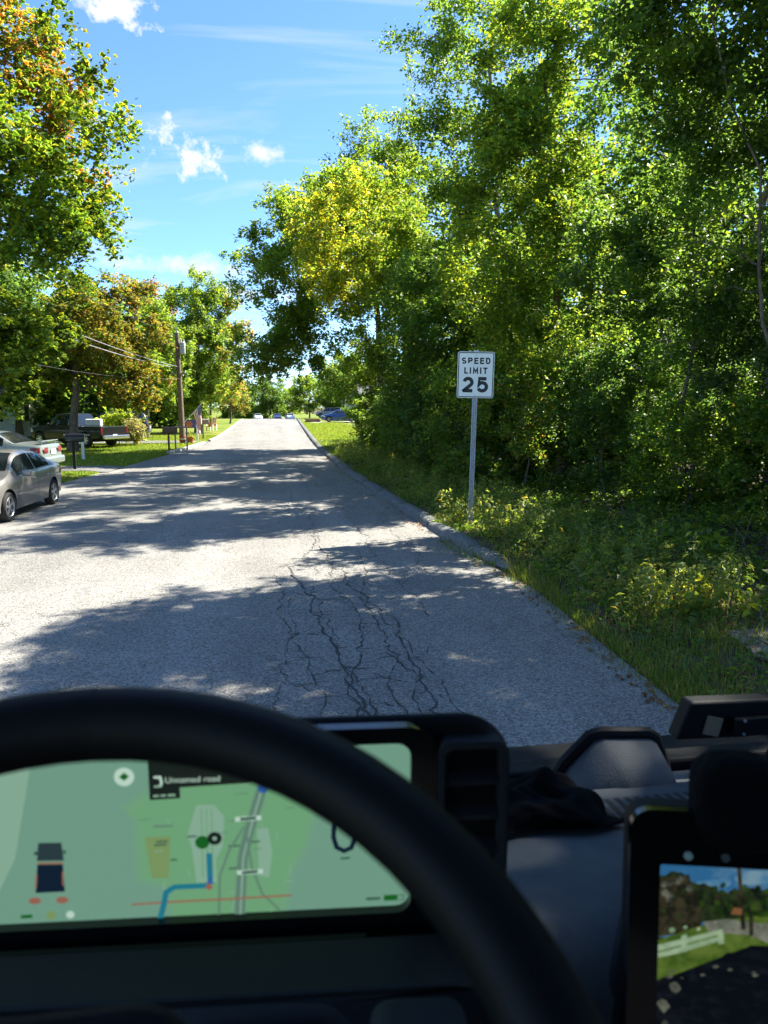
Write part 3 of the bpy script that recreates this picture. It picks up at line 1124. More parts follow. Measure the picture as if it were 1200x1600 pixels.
    n = 16
    X = np.repeat(x, n) + rg.normal(size=len(x) * n) * 0.11
    Y = np.repeat(y, n) + rg.normal(size=len(x) * n) * 0.11
    Z = gz(X, Y) + np.repeat(hh, n) * (0.25 + rg.random(len(x) * n) * 0.9)
    P = np.stack([X, Y, Z], 1)
    v, f = leaf_quads(P, 0.062, rg, 0.9, 0.7)
    col = pick(GREEN + YGREEN[:1], len(x), rg)
    col = np.repeat(col * (0.75 + 0.5 * rg.random((len(x), 1))), n, 0) * (0.85 + 0.3 * rg.random((len(x) * n, 1)))
    o = np_mesh('ground_cover', v, f, LEAF, None, col)
    tag(o, 'low leafy ground cover on the shaded right verge', 'ground cover', kind='stuff')
    # broad-leaved seedlings and creepers, in loose patches
    x, y = verge_points(900, 4.6, 24, 0.8, 5.0, 0.9)
    k = (np.sin(x * 3.1 + y) + np.sin(y * 2.3 - x * 1.2)) > 0.2
    k &= ~((x > 3.9) & (x < 5.4) & (y < 6.1) & (y > 4.9))
    x, y = x[k], y[k]
    n = 9
    X = np.repeat(x, n) + rg.normal(size=len(x) * n) * 0.13
    Y = np.repeat(y, n) + rg.normal(size=len(x) * n) * 0.13
    Z = gz(X, Y) + 0.08 + np.repeat(0.28 * rg.random(len(x)), n) * rg.random(len(x) * n)
    v, f = leaf_quads(np.stack([X, Y, Z], 1), 0.12, rg, 0.8, 0.75)
    col = np.repeat(pick(YGREEN + GREEN[:2], len(x), rg) * (0.8 + 0.5 * rg.random((len(x), 1))), n, 0)
    o = np_mesh('broadleaf_seedling_patch', v, f, LEAF, None, col)
    tag(o, 'broad-leaved seedlings in loose patches on the right verge', 'seedlings', kind='stuff')
    # dead stems and fallen twigs
    tw = MB()
    tr_ = random.Random(8)
    for _ in range(170):
        yy = tr_.uniform(5, 26)
        xx = float(road_r(yy)) + tr_.uniform(0.9, 4.6)
        zz_ = float(gz(xx, yy))
        L_ = tr_.uniform(0.25, 0.9)
        a_ = tr_.uniform(0, 6.28)
        e_ = tr_.choice((0.1, 0.3, 0.9, 1.3))
        d_ = Vector((math.cos(a_) * math.cos(e_), math.sin(a_) * math.cos(e_), math.sin(e_)))
        p0 = Vector((xx, yy, zz_ + 0.02))
        p1 = p0 + d_ * L_ * 0.5 + Vector((tr_.gauss(0, .04), tr_.gauss(0, .04), tr_.gauss(0, .03)))
        p2 = p0 + d_ * L_
        tw.tube([p0, p1, p2], [0.008, 0.006, 0.003], 4, caps=False)
    o = tw.build('dead_twig_litter', BARK)
    tag(o, 'dead grey stems and twigs scattered through the right verge', 'twigs', kind='stuff')
    # taller herb stems with paired leaves (goldenrod and the like)
    x, y = verge_points(620, 6.5, 32, 0.4, 1.9, 1.0)
    V, Fc, Cc = [], [], []
    x2 = np.concatenate([x, 3.2 + 1.5 * rg.random(130)])
    y2 = np.concatenate([y, 9.2 + 5 * rg.random(130)])
    st = []
    for a, b in zip(x2, y2):
        h = 0.15 + 0.42 * rg.random()
        lean = rg.normal(size=2) * 0.12
        m_ = int(16 + h * 34)
        t = rg.random(m_) ** 0.8
        ang = rg.random(m_) * 6.28
        rad = 0.05 + 0.09 * (1 - t) * rg.random(m_)
        st.append(np.stack([a + lean[0] * t * h + np.cos(ang) * rad, b + lean[1] * t * h + np.sin(ang) * rad, float(gz(a, b)) + h * (0.1 + 0.9 * t)], 1))
    P = np.concatenate(st)
    v, f = leaf_quads(P, 0.085, rg, 0.35, 0.32)
    col = pick([((0.085, 0.13, 0.03), 3), ((0.06, 0.105, 0.03), 3), ((0.13, 0.16, 0.03), 2), ((0.15, 0.13, 0.04), 0.6)], len(P), rg) * (0.8 + 0.4 * rg.random((len(P), 1)))
    o = np_mesh('roadside_weeds', v, f, LEAF, None, col)
    tag(o, 'knee-high leafy weeds along the kerb and round the sign post', 'weeds', kind='stuff')

    # grass blades: verge right, plus lawns
    def blades(name, x, y, hgt, wid, cols, label):
        n = len(x)
        z = gz(x, y)
        a = rg.random(n) * 6.28
        h = hgt * (0.5 + rg.random(n))
        lx, ly = rg.normal(size=n) * 0.35 * h, rg.normal(size=n) * 0.35 * h
        v = np.empty((n, 3, 3))
        v[:, 0] = np.stack([x - np.cos(a) * wid, y - np.sin(a) * wid, z - 0.01], 1)
        v[:, 1] = np.stack([x + np.cos(a) * wid, y + np.sin(a) * wid, z - 0.01], 1)
        v[:, 2] = np.stack([x + lx, y + ly, z + h], 1)
        c = pick(cols, n, rg) * (0.7 + 0.6 * rg.random((n, 1)))
        o = np_mesh(name, v.reshape(-1, 3), np.arange(n * 3).reshape(n, 3), LEAF, None, c, 3)
        return tag(o, label, 'grass', kind='stuff')

    GR = [((0.075, 0.115, 0.02), 4), ((0.05, 0.085, 0.016), 4), ((0.15, 0.135, 0.05), 1.6)]
    x, y = verge_points(70000, 4.2, 42, 0.12, 3.2, 1.15)
    k = rg.random(len(x)) < np.clip(0.55 + 0.6 * np.sin(x * 2.7) * np.sin(y * 1.7), 0.1, 1)
    blades('verge_grass', x[k], y[k], 0.11, 0.006, GR, 'thin unmown grass on the verge between kerb and thicket')
    # grass growing in the gutter and the broken edge
    y = np.concatenate([9.2 + 1.9 * rg.random(900), 4.3 + 4.6 * rg.random(3000)])
    x = road_r(y) + np.where(np.arange(len(y)) < 900, -0.08, 0.02) + rg.normal(size=len(y)) * 0.09
    blades('gutter_grass', x, y, 0.10, 0.006, GR, 'tufts of grass growing in the gutter and over the broken road edge')
    n = 60000
    y = 20 + 32 * rg.random(n) ** 0.9
    x = road_l(y) - 0.05 - 8 * rg.random(n) ** 1.3
    k = ~(((y > 24.2) & (y < 26.5)) | ((x < -8.1) & (y < 26.8)) | ((y > 41.3) & (y < 44.5)))
    LG = [((0.08, 0.125, 0.014), 4), ((0.06, 0.105, 0.013), 4), ((0.12, 0.125, 0.035), 1)]
    blades('lawn_grass', x[k], y[k], 0.06, 0.012, LG, 'short bright lawn grass on the left side of the street')
    n = 30000
    y = 41 + 42 * rg.random(n)
    x = road_r(y) + 0.35 + 4.5 * rg.random(n)
    blades('lawn_grass', x, y, 0.06, 0.016, LG, 'short bright lawn grass beyond the thicket on the right')
    # dead leaves
    x, y = verge_points(4200, 4.2, 30, -0.22, 3.8, 1.2)
    z = np.where(x < road_r(y), rz_(x, y) + 0.012, gz(x, y) + 0.025)
    v, f = leaf_quads(np.stack([x, y, z], 1), 0.055, rg, 2.5, 0.7)
    o = np_mesh('leaf_litter', v, f, LEAF, None, pick([((0.12, 0.075, 0.04), 2), ((0.16, 0.11, 0.07), 2), ((0.08, 0.05, 0.028), 2)], len(x), rg))
    tag(o, 'dry brown fallen leaves lying along the right edge of the road', 'leaves', kind='stuff')

# ------------------------------------------------------------------ speed limit sign


def arc(cx, cy, rx, ry, a0, a1, n=14):
    return [(cx + rx * math.cos(R(a0 + (a1 - a0) * i / n)), cy + ry * math.sin(R(a0 + (a1 - a0) * i / n))) for i in range(n + 1)]


GLYPH = {
    'S': [arc(.5, .745, .43, .255, 28, 270) + arc(.5, .245, .47, .245, 90, -152)[1:]],
    'P': [[(.04, 0), (.04, 1), (.6, 1)] + arc(.6, .735, .36, .265, 90, -90)[1:] + [(.04, .47)]],
    'E': [[(.95, 1), (.05, 1), (.05, 0), (.95, 0)], [(.05, .52), (.82, .52)]],
    'D': [[(.05, 0), (.05, 1), (.5, 1)] + arc(.5, .5, .45, .5, 90, -90)[1:] + [(.05, 0)]],
    'L': [[(.05, 1), (.05, 0), (.95, 0)]],
    'I': [[(.5, 1), (.5, 0)]],
    'M': [[(.02, 0), (.02, 1), (.5, .25), (.98, 1), (.98, 0)]],
    'T': [[(.0, 1), (1, 1)], [(.5, 1), (.5, 0)]],
    '2': [arc(.48, .69, .42, .31, 168, -38) + [(.06, .02), (.08, 0), (.98, 0)]],
    '5': [[(.92, 1), (.2, 1), (.13, .53)] + arc(.48, .335, .46, .335, 128, -155)],
}


def stroke(mb, line, w, place):
    """flat ribbon with mitred joints"""
    P = [Vector(p) for p in line]
    vs, fs = [], []
    for i, p in enumerate(P):
        a = (p - P[i - 1]).normalized() if i else (P[1] - p).normalized()
        b = (P[i + 1] - p).normalized() if i < len(P) - 1 else a
        na, nb = Vector((-a.y, a.x)), Vector((-b.y, b.x))
        m = (na + nb)
        m = m.normalized() if m.length > 1e-4 else na
        k = w / 2 / max(m.dot(na), 0.35)
        ext = Vector((0, 0))
        vs += [place(p + m * k + ext), place(p - m * k + ext)]
        if i:
            j = 2 * i
            fs.append((j - 2, j - 1, j + 1, j))
    mb.add(vs, fs)


def letters(mb, text, x0, x1, z0, z1, sw, widths, gap, place):
    tot = sum(widths) + gap * (len(text) - 1)
    s = (x1 - x0) / tot
    x = x0
    for ch, wd in zip(text, widths):
        w = wd * s
        for ln in GLYPH[ch]:
            q = [(x + sw / 2 + px * (w - sw) if ch != 'I' else x + w / 2, z0 + sw / 2 + pz * (z1 - z0 - sw)) for px, pz in ln]
            if len(q) >= 2:
                # square the free ends
                def extd(a, b):
                    d = (Vector(b) - Vector(a)).normalized() * sw / 2
                    return (b[0] + d.x, b[1] + d.y)
                if ch in 'ELIMTPD':
                    straight_start = ch in 'ELIMT'
                    if straight_start:
                        q = [extd(q[1], q[0])] + q[1:-1] + [extd(q[-2], q[-1])]
                stroke(mb, q, sw, place)
        x += w + gap * s


IN = 0.0254
sign = thing('speed_limit_sign', 'white rectangular speed limit 25 sign on a galvanised post in the right verge', 'road sign', (3.345, 11.66, 0), R(-12))
gzs = float(gz(3.38, 11.66))
W, H, Z0 = 24 * IN, 30 * IN, 2.31
TILT = Matrix.Rotation(R(1.0), 4, 'Y')
plate = MB()
plate.prism(rounded(-W / 2, W / 2, Z0, Z0 + H, 1.5 * IN), 'Y', -0.003, 0.0)
plate.build('sign_plate', GALV, sign, M=TILT)
face = MB()
face.prism(rounded(-W / 2 + 0.004, W / 2 - 0.004, Z0 + 0.004, Z0 + H - 0.004, 1.4 * IN), 'Y', -0.0045, -0.0031)
fo = face.build('sign_face', SIGNW, sign, M=TILT)
bd = MB()
bd.ring(rounded(-W / 2 + .5 * IN, W / 2 - .5 * IN, Z0 + .5 * IN, Z0 + H - .5 * IN, 1.1 * IN), rounded(-W / 2 + 1.05 * IN, W / 2 - 1.05 * IN, Z0 + 1.05 * IN, Z0 + H - 1.05 * IN, .6 * IN), 'Y', -0.0056, -0.0046)
bd.build('sign_border', SIGNB, sign, M=TILT)


def on_sign(p):
    return (p[0], -0.0062, Z0 + p[1])


for word, a, b, c, d, sw, wd, gp in [('SPEED', -9.5, 9.5, 22.0, 26.1, 0.92, [1, .95, .88, .88, .98], .26), ('LIMIT', -7.6, 7.6, 15.7, 19.8, 0.92, [.8, .34, 1.12, .34, .9], .34), ('25', -8.8, 8.8, 3.6, 13.7, 2.25, [1, 1], .13)]:
    lb = MB()
    letters(lb, word, a * IN, b * IN, c * IN, d * IN, sw * IN, wd, gp, on_sign)
    lb.build('lettering', SIGNB, sign, M=TILT)
for zb in (2.0, 27.7):
    bb = MB()
    bb.lathe([(0.0, -0.012), (0.006, -0.0115), (0.009, -0.009), (0.009, -0.004)], (0, 0, Z0 + zb * IN), 'Y', 10)
    bb.build('bolt', GALV, sign, smooth=True, M=TILT)
post = MB()
up_ = [(-0.042, 0.004), (-0.026, 0.004), (-0.018, 0.034), (0.018, 0.034), (0.026, 0.004), (0.042, 0.004), (0.042, 0.008), (0.029, 0.008), (0.021, 0.039), (-0.021, 0.039), (-0.029, 0.008), (-0.042, 0.008)]
post.prism(up_, 'Z', gzs - 0.1, Z0 + H + 0.025)
po = post.build('post', GALV, sign, M=TILT)
hl = MB()
for k in range(44):
    zz = gzs + 0.15 + k * 0.05
    if zz < Z0 - 0.03:
        hl.lathe([(0.0, 0.0328), (0.0048, 0.0328)], (0, 0, zz), 'Y', 6)
ho = hl.build('post_hole', SIGNB, po, M=TILT)
ho['kind'] = 'stuff'

# ------------------------------------------------------------------ vehicles


def smooth_interp(x, X, Y):
    """monotone-ish cubic through key points"""
    X, Y = np.array(X, float), np.array(Y, float)
    x = np.asarray(x, float)
    h = np.diff(X)
    dl = np.diff(Y) / h
    m = np.zeros(len(X))
    m[1:-1] = np.where(dl[:-1] * dl[1:] > 0, 2 * dl[:-1] * dl[1:] / (dl[:-1] + dl[1:] + 1e-12), 0)
    m[0], m[-1] = dl[0], dl[-1]
    i = np.clip(np.searchsorted(X, x) - 1, 0, len(X) - 2)
    t = (x - X[i]) / h[i]
    return ((2 * t ** 3 - 3 * t ** 2 + 1) * Y[i] + (t ** 3 - 2 * t ** 2 + t) * h[i] * m[i] + (-2 * t ** 3 + 3 * t ** 2) * Y[i + 1] + (t ** 3 - t ** 2) * h[i] * m[i + 1])


def make_car(label, spec, paint, loc, rz, cat='car', group=None, name='parked_car', detail=True):
    """x along the car (front = +x), built round its ground centre"""
    root = thing(name, label, cat, loc, rz, group)
    S = spec
    xs = np.unique(np.concatenate([np.linspace(S['x'][0], S['x'][1], 58), S['cuts']]))
    xs = np.sort(xs)
    zt = smooth_interp(xs, *zip(*S['top']))
    zb = smooth_interp(xs, *zip(*S['belt']))
    z0 = smooth_interp(xs, *zip(*S['sill']))
    hw = smooth_interp(xs, *zip(*S['half']))
    zt = np.maximum(zt, zb + 0.012)
    rin = S.get('tumble', 0.2)
    sect = []
    for x, t, b, s, w in zip(xs, zt, zb, z0, hw):
        wb = w * 0.955
        gh = t - b
        wr = wb - min(gh * rin / 0.45, rin) - 0.02
        crown = 0.03 * min(1, gh / 0.2 + 0.4)
        row = [(0, s + 0.02), (w * 0.82, s + 0.01), (w * 0.965, s + 0.04), (w * 0.99, s + 0.35 * (b - s)), (w, s + 0.62 * (b - s)), (w * 0.988, s + 0.86 * (b - s)), (wb, b)]
        for q in (0.10, 0.5, 0.86):
            row.append((wb + (wr - wb) * q ** 1.15, b + gh * q * 0.97))
        row += [(wr * 0.93, t - crown * 0.35), (wr * 0.5, t + crown * 0.15), (0, t + crown * 0.3)]
        sect.append(row)
    nS = len(sect[0])
    V = []
    for x, row in zip(xs, sect):
        for (yy, zz) in row:
            V.append((x, yy, zz))
        for (yy, zz) in row[-2:0:-1]:
            V.append((x, -yy, zz))
    nr = 2 * nS - 2
    faces = {}
    for i in range(len(xs) - 1):
        xm = (xs[i] + xs[i + 1]) / 2
        for j in range(nr):
            jj = j if j < nS - 1 else nr - 1 - j
            side = 'l' if j < nS - 1 else 'r'
            key = 'body'
            if jj in (7, 8):
                for k, (a, b) in enumerate(S['side']):
                    if a < xm < b and (zt[i] - zb[i]) > 0.22 and (zt[i + 1] - zb[i + 1]) > 0.1:
                        key = f'side_window|{k}{side}'
            if jj in (10, 11):
                a, b = S['wind']
                if a < xm < b:
                    key = 'windshield|'
                a, b = S['rear']
                if a < xm < b:
                    key = 'rear_window|'
            if jj in (0,):
                key = 'underside|'
            f = (i * nr + j, i * nr + (j + 1) % nr, (i + 1) * nr + (j + 1) % nr, (i + 1) * nr + j)
            faces.setdefault('body', []).append(f)
            if key != 'body':
                faces.setdefault(key, []).append(f)
    faces['body'].append(tuple(range(nr)))
    faces['body'].append(tuple(range((len(xs) - 1) * nr + nr - 1, (len(xs) - 1) * nr - 1, -1)))

    def sub(fs, name_, m, smooth=True):
        used = sorted({i for f in fs for i in f})
        mp = {u: k for k, u in enumerate(used)}
        g = MB().add([V[u] for u in used], [tuple(mp[i] for i in f) for f in fs])
        return g.build(name_, m, root, smooth=smooth)

    body = sub(faces['body'], 'body', paint)
    for key, fs in faces.items():
        if key != 'body':
            nm = key.split('|')[0]
            if nm == 'underside':
                continue
            w = sub(fs, nm, GLASSD)
            for v_ in w.data.vertices:
                n_ = Vector((v_.normal.x, v_.normal.y, v_.normal.z))
                if n_.dot(v_.co - Vector((v_.co.x * 0.5, 0, 0.8))) < 0:
                    n_ = -n_
                v_.co += n_ * 0.006
    # wheel arches cut out of the body
    rw = S['rw']
    cut = MB()
    for wx in S['axles']:
        for s in (-1, 1):
            cut.lathe([(0, -0.3), (rw + 0.055, -0.3), (rw + 0.055, 0.3), (0, 0.3)], (wx, s * (S['track'] + 0.02), rw + 0.015), 'Y', 28)
    co = cut.build('cutter', UNDER)
    co.parent = root
    bm_ = body.modifiers.new('arch', 'BOOLEAN')
    bm_.object = co
    bm_.operation = 'DIFFERENCE'
    bm_.solver = 'EXACT'
    bm_.material_mode = 'TRANSFER'
    bpy.context.view_layer.update()
    dg = bpy.context.evaluated_depsgraph_get()
    me = bpy.data.meshes.new_from_object(body.evaluated_get(dg))
    body.modifiers.clear()
    body.data = me
    bpy.data.objects.remove(co)
    # dark wheel wells and floor
    well = MB()
    L0, L1 = S['axles'][1] - 0.5, S['axles'][0] + 0.5
    well.box(((L0 + L1) / 2, 0, rw + 0.15), (L1 - L0, 2 * S['track'] - 0.34, 0.5))
    well.build('floor_pan', UNDER, root)
    # wheels
    for wx in S['axles']:
        for s in (-1, 1):
            c = (wx, s * S['track'], rw)
            tw = S.get('tw', 0.2)
            ty = MB()
            rr = S['rr']
            ty.lathe([(rr, -tw / 2 + 0.01), (rw * 0.9, -tw / 2), (rw * 0.97, -tw / 2 + 0.025), (rw, -tw / 2 + 0.05), (rw, tw / 2 - 0.05), (rw * 0.97, tw / 2 - 0.025), (rw * 0.9, tw / 2), (rr, tw / 2 - 0.01), (rr, -tw / 2 + 0.01)], c, 'Y', 30)
            wh = thing('wheel', None, None)
            wh.parent = root
            ty.build('tyre', RUBBER, wh, smooth=True)
            rm = MB()
            o_ = s * (tw / 2 - 0.035)
            rm.lathe([(rr * 1.0, o_ + s * 0.02), (rr * 0.96, o_ + s * 0.026), (rr * 0.88, o_ + s * 0.008), (rr * 0.87, -o_)], c, 'Y', 28)
            rm.lathe([(0, o_ + s * 0.012), (rr * 0.18, o_ + s * 0.012), (rr * 0.22, o_ - s * 0.004)], c, 'Y', 16)
            ns = S.get('spokes', 5)
            for q in range(ns):
                a = 2 * math.pi * q / ns + 0.2
                M_ = Matrix.Rotation(-a, 3, 'Y')
                for da in ((-0.13, 0.13) if S.get('twin', True) else (0,)):
                    M2 = Matrix.Rotation(-(a + da), 3, 'Y')
                    p = M2 @ Vector((rr * 0.53, 0, 0))
                    rm.box((c[0] + p.x, c[1] + o_, c[2] + p.z), (rr * 0.78, 0.02, rr * (0.13 if S.get('twin', True) else 0.3)), M=M2)
            rm.build('rim', RIM, wh, smooth=False)
            dk = MB()
            dk.lathe([(0, o_ - s * 0.05), (rr * 0.9, o_ - s * 0.05)], c, 'Y', 20)
            dk.build('brake_disc', UNDER, wh)
    if detail:
        # lamps, plates, handles, mirrors and shut lines as raised or dark pieces along the body
        def yb(x, z):
            i = int(np.argmin(abs(xs - x)))
            row = sect[i]
            zz = [p[1] for p in row[1:8]]
            return float(np.interp(z, zz, [p[0] for p in row[1:8]]))
        for s in (-1, 1):
            for (x, z, l, h) in S.get('handles', []):
                g = MB().box((x, s * (yb(x, z) + 0.012), z), (l, 0.03, h))
                g.build('door_handle', S.get('handle_mat', paint), root, bevel=0.008)
            for (x, za, zb2) in S.get('seams', []):
                g = MB()
                zz = np.linspace(za, zb2, 9)
                vs, fs = [], []
                for k, z in enumerate(zz):
                    xx = x[0] + (x[1] - x[0]) * k / 8
                    yy = s * (yb(xx, z) + 0.003)
                    vs += [(xx - 0.006, yy, z), (xx + 0.006, yy, z)]
                    if k:
                        fs.append((2 * k - 2, 2 * k - 1, 2 * k + 1, 2 * k))
                g.add(vs, fs)
                g.build('door_seam', UNDER, root)
            if 'mirror' in S:
                x, z = S['mirror']
                i = int(np.argmin(abs(xs - x)))
                yw = sect[i][6][0]
                g = MB().box((x, s * (yw + 0.13), z), (0.11, 0.21, 0.14))
                g.build('mirror', paint, root, bevel=0.04)
            for nm, mt, x, z, sx, sz, wy in S.get('lamps', []):
                g = MB()
                i = int(np.argmin(abs(xs - x)))
                # lens that wraps the corner: a patch following the body sides
                xa = np.linspace(x - sx / 2, x + sx / 2, 6)
                vs, fs = [], []
                for k, xx in enumerate(xa):
                    for z_ in (z - sz / 2, z, z + sz / 2):
                        vs.append((xx, s * (yb(xx, z_) + 0.006), z_))
                    if k:
                        b_ = 3 * k
                        fs += [(b_ - 3, b_ - 2, b_ + 1, b_), (b_ - 2, b_ - 1, b_ + 2, b_ + 1)]
                g.add(vs, fs)
                if wy < 0.05:
                    g.build(nm, mt, root)
                    continue
                # end face
                xe = S['x'][1] + 0.006 if x > 0 else S['x'][0] - 0.006
                ye = yb(S['x'][1] if x > 0 else S['x'][0], z)
                g.add([(xe, s * ye, z - sz / 2), (xe, s * (ye - wy), z - sz / 2), (xe, s * (ye - wy), z + sz / 2), (xe, s * ye, z + sz / 2)], [(0, 1, 2, 3)])
                g.build(nm, mt, root)
        if 'plate' in S:
            g = MB().box((S['x'][0] - 0.012, 0, S['plate']), (0.012, 0.31, 0.155))
            g.build('licence_plate', WHITE, root)
        for nm, mt, c, s_, bv in S.get('extra', []):
            MB().box(c, s_).build(nm, mt, root, bevel=bv)
    return root


SEDAN = dict(
    x=(-2.22, 2.22), cuts=[-0.35, 0.02, 0.14],
    top=[(-2.22, 0.72), (-2.16, 0.98), (-1.75, 1.06), (-1.55, 1.09), (-0.75, 1.40), (-0.3, 1.435), (0.2, 1.41), (0.95, 1.07), (1.25, 0.95), (1.9, 0.80), (2.16, 0.66), (2.22, 0.5)],
    belt=[(-2.22, 0.62), (-2.1, 0.93), (-1.6, 0.985), (-0.6, 0.95), (0.5, 0.90), (1.1, 0.87), (1.9, 0.72), (2.16, 0.58), (2.22, 0.45)],
    sill=[(-2.22, 0.38), (-2.0, 0.24), (-1.0, 0.19), (1.0, 0.18), (2.0, 0.2), (2.22, 0.3)],
    half=[(-2.22, 0.70), (-2.08, 0.82), (-1.3, 0.87), (0, 0.875), (1.3, 0.865), (1.95, 0.78), (2.22, 0.58)],
    side=[(-1.28, -0.36), (-0.3, 0.72)], wind=(0.24, 0.97), rear=(-1.56, -0.82), tumble=0.22,
    axles=(1.32, -1.36), track=0.775, rw=0.315, rr=0.215, spokes=5,
    handles=[(-0.95, 0.80, 0.17, 0.03), (-0.12, 0.79, 0.17, 0.03)], seams=[((-0.33, -0.33), 0.24, 0.94), ((0.86, 0.82), 0.24, 0.86), ((-1.05, -1.25), 0.62, 0.96)],
    mirror=(0.58, 0.97), plate=0.78,
    lamps=[('headlight', CLEARL, 1.95, 0.66, 0.34, 0.12, 0.22), ('indicator', AMBER, 1.78, 0.66, 0.12, 0.07, 0.02), ('taillight', RED, -2.05, 0.84, 0.26, 0.16, 0.26)],
    extra=[('door_trim', UNDER, (0.25, 0.0, 0.30), (0.01, 0.01, 0.01), 0)])
PGREY = mat('grey_metallic', (0.27, 0.25, 0.235), 0.33, metal=0.5, coat=0.8)
PSILV = mat('sage_silver', (0.30, 0.33, 0.31), 0.33, metal=0.4, coat=0.8)
PBLACK = mat('black_paint', (0.008, 0.008, 0.01), 0.35, spec=0.3, coat=0.25)
PBLUE = mat('blue_paint', (0.025, 0.07, 0.28), 0.25, metal=0.2, coat=0.8)
PNAVY = mat('navy_paint', (0.015, 0.02, 0.04), 0.25, coat=0.8)
PWHITE = mat('white_car_paint', (0.72, 0.72, 0.72), 0.3, coat=0.8)

make_car('brown-grey four-door sedan parked facing the camera at the left edge of the road', SEDAN, PGREY, (-5.60, 15.42, 0.01), R(-92.8)).scale = (0.89, 0.89, 0.89)
OLD = dict(SEDAN, top=[(-2.25, 0.70), (-2.2, 0.99), (-1.7, 1.03), (-1.5, 1.05), (-0.85, 1.36), (-0.3, 1.40), (0.2, 1.385), (0.95, 1.0), (1.25, 0.92), (1.9, 0.80), (2.16, 0.68), (2.22, 0.5)], x=(-2.25, 2.22),
           rear=(-1.5, -0.9), belt=[(-2.25, 0.62), (-2.18, 0.93), (-1.6, 0.965), (-0.6, 0.93), (0.5, 0.90), (1.1, 0.87), (1.9, 0.72), (2.16, 0.58), (2.22, 0.45)],
           sill=[(-2.25, 0.42), (-2.0, 0.28), (-1.0, 0.2), (1.0, 0.2), (2.0, 0.22), (2.22, 0.3)],
           half=[(-2.25, 0.66), (-2.12, 0.80), (-1.3, 0.855), (0, 0.86), (1.3, 0.85), (1.95, 0.77), (2.22, 0.58)],
           extra=[('rear_spoiler', PSILV, (-2.1, 0, 1.10), (0.16, 1.2, 0.03), 0.012), ('spoiler_leg', PSILV, (-2.1, 0.5, 1.06), (0.08, 0.05, 0.09), 0), ('spoiler_leg', PSILV, (-2.1, -0.5, 1.06), (0.08, 0.05, 0.09), 0), ('bumper', PSILV, (-2.24, 0, 0.52), (0.16, 1.5, 0.22), 0.06)])
make_car('pale sage silver sedan with rear spoiler parked nose-in on the left driveway', OLD, PSILV, (-8.75, 23.0, 0.03), R(174))
FARC = dict(SEDAN, spokes=5)
make_car('blue sedan in the driveway at the right beyond the lawn', SEDAN, PBLUE, (8.1, 84.8, float(gz(8.1, 84.8)) + 0.03), R(178))
make_car('small white car left of the dark one beyond the crest', SEDAN, PWHITE, (-2.6, 152, float(prof(152)) + 0.03), R(-84), detail=False)
make_car('dark blue car in the middle lane beyond the crest', SEDAN, PNAVY, (1.3, 150, float(prof(150)) + 0.03), R(-86), detail=False)
make_car('white car right of the dark one beyond the crest', SEDAN, PWHITE, (4.0, 150, float(prof(150)) + 0.03), R(-86), detail=False)
SUV = dict(SEDAN, top=[(-2.22, 0.9), (-2.18, 1.2), (-1.95, 1.6), (-1.4, 1.68), (-0.3, 1.7), (0.35, 1.66), (0.95, 1.2), (1.25, 1.08), (1.9, 0.98), (2.16, 0.85), (2.22, 0.6)],
           belt=[(-2.22, 0.8), (-2.15, 1.05), (-1.6, 1.08), (-0.6, 1.05), (0.5, 1.02), (1.1, 1.0), (1.9, 0.88), (2.16, 0.72), (2.22, 0.5)],
           side=[(-1.95, -1.15), (-1.05, -0.36), (-0.3, 0.75)], rear=(-2.19, -1.98), rw=0.36, rr=0.22,
           sill=[(-2.22, 0.45), (-2.0, 0.3), (-1.0, 0.26), (1.0, 0.26), (2.0, 0.28), (2.22, 0.4)], handles=[(-0.95, 0.9, .17, .03), (-0.12, .89, .17, .03)], mirror=(0.58, 1.08))
make_car('dark navy sport utility car in the shade left of the utility pole', SUV, PNAVY, (-9.4, 44.6, float(gz(-9.4, 44.6)) + 0.02), R(182), cat='suv')
make_car('grey sport utility car beyond the blue sedan', SUV, PGREY, (9.6, 118, float(gz(9.6, 118)) + 0.03), R(160), cat='suv', detail=False)
PICK = dict(x=(-2.85, 2.75), cuts=[-0.62, -0.52],
            top=[(-2.85, 1.08), (-2.82, 1.13), (-0.70, 1.13), (-0.60, 1.16), (-0.50, 1.70), (-0.42, 1.78), (0.2, 1.82), (0.72, 1.76), (1.25, 1.22), (1.5, 1.14), (2.5, 1.06), (2.7, 0.95), (2.75, 0.7)],
            belt=[(-2.85, 1.04), (-2.8, 1.10), (-0.7, 1.10), (0.5, 1.12), (1.2, 1.10), (2.5, 0.98), (2.7, 0.85), (2.75, 0.6)],
            sill=[(-2.85, 0.52), (-2.6, 0.46), (-1, 0.4), (1, 0.38), (2.5, 0.42), (2.75, 0.5)],
            half=[(-2.85, 0.96), (-2.7, 0.98), (0, 0.98), (2.0, 0.96), (2.55, 0.9), (2.75, 0.75)],
            side=[(-0.45, 0.2), (0.27, 0.95)], wind=(0.74, 1.22), rear=(-0.62, -0.44), tumble=0.2, axles=(1.85, -1.65), track=0.86, rw=0.39, rr=0.23, tw=0.25, spokes=6, twin=False,
            handles=[(-0.28, 1.0, .18, .04), (0.35, 1.0, .18, .04)], seams=[((0.23, 0.23), 0.45, 1.08), ((1.15, 1.1), 0.45, 1.06), ((-0.62, -0.62), 0.45, 1.1)], mirror=(0.95, 1.22), plate=0.62,
            lamps=[('headlight', CLEARL, 2.5, 0.86, 0.3, 0.18, 0.3), ('taillight', RED, -2.8, 0.9, 0.09, 0.32, 0.1)],
            extra=[('rear_bumper', CHROME, (-2.94, 0, 0.55), (0.16, 1.8, 0.2), 0.03)])
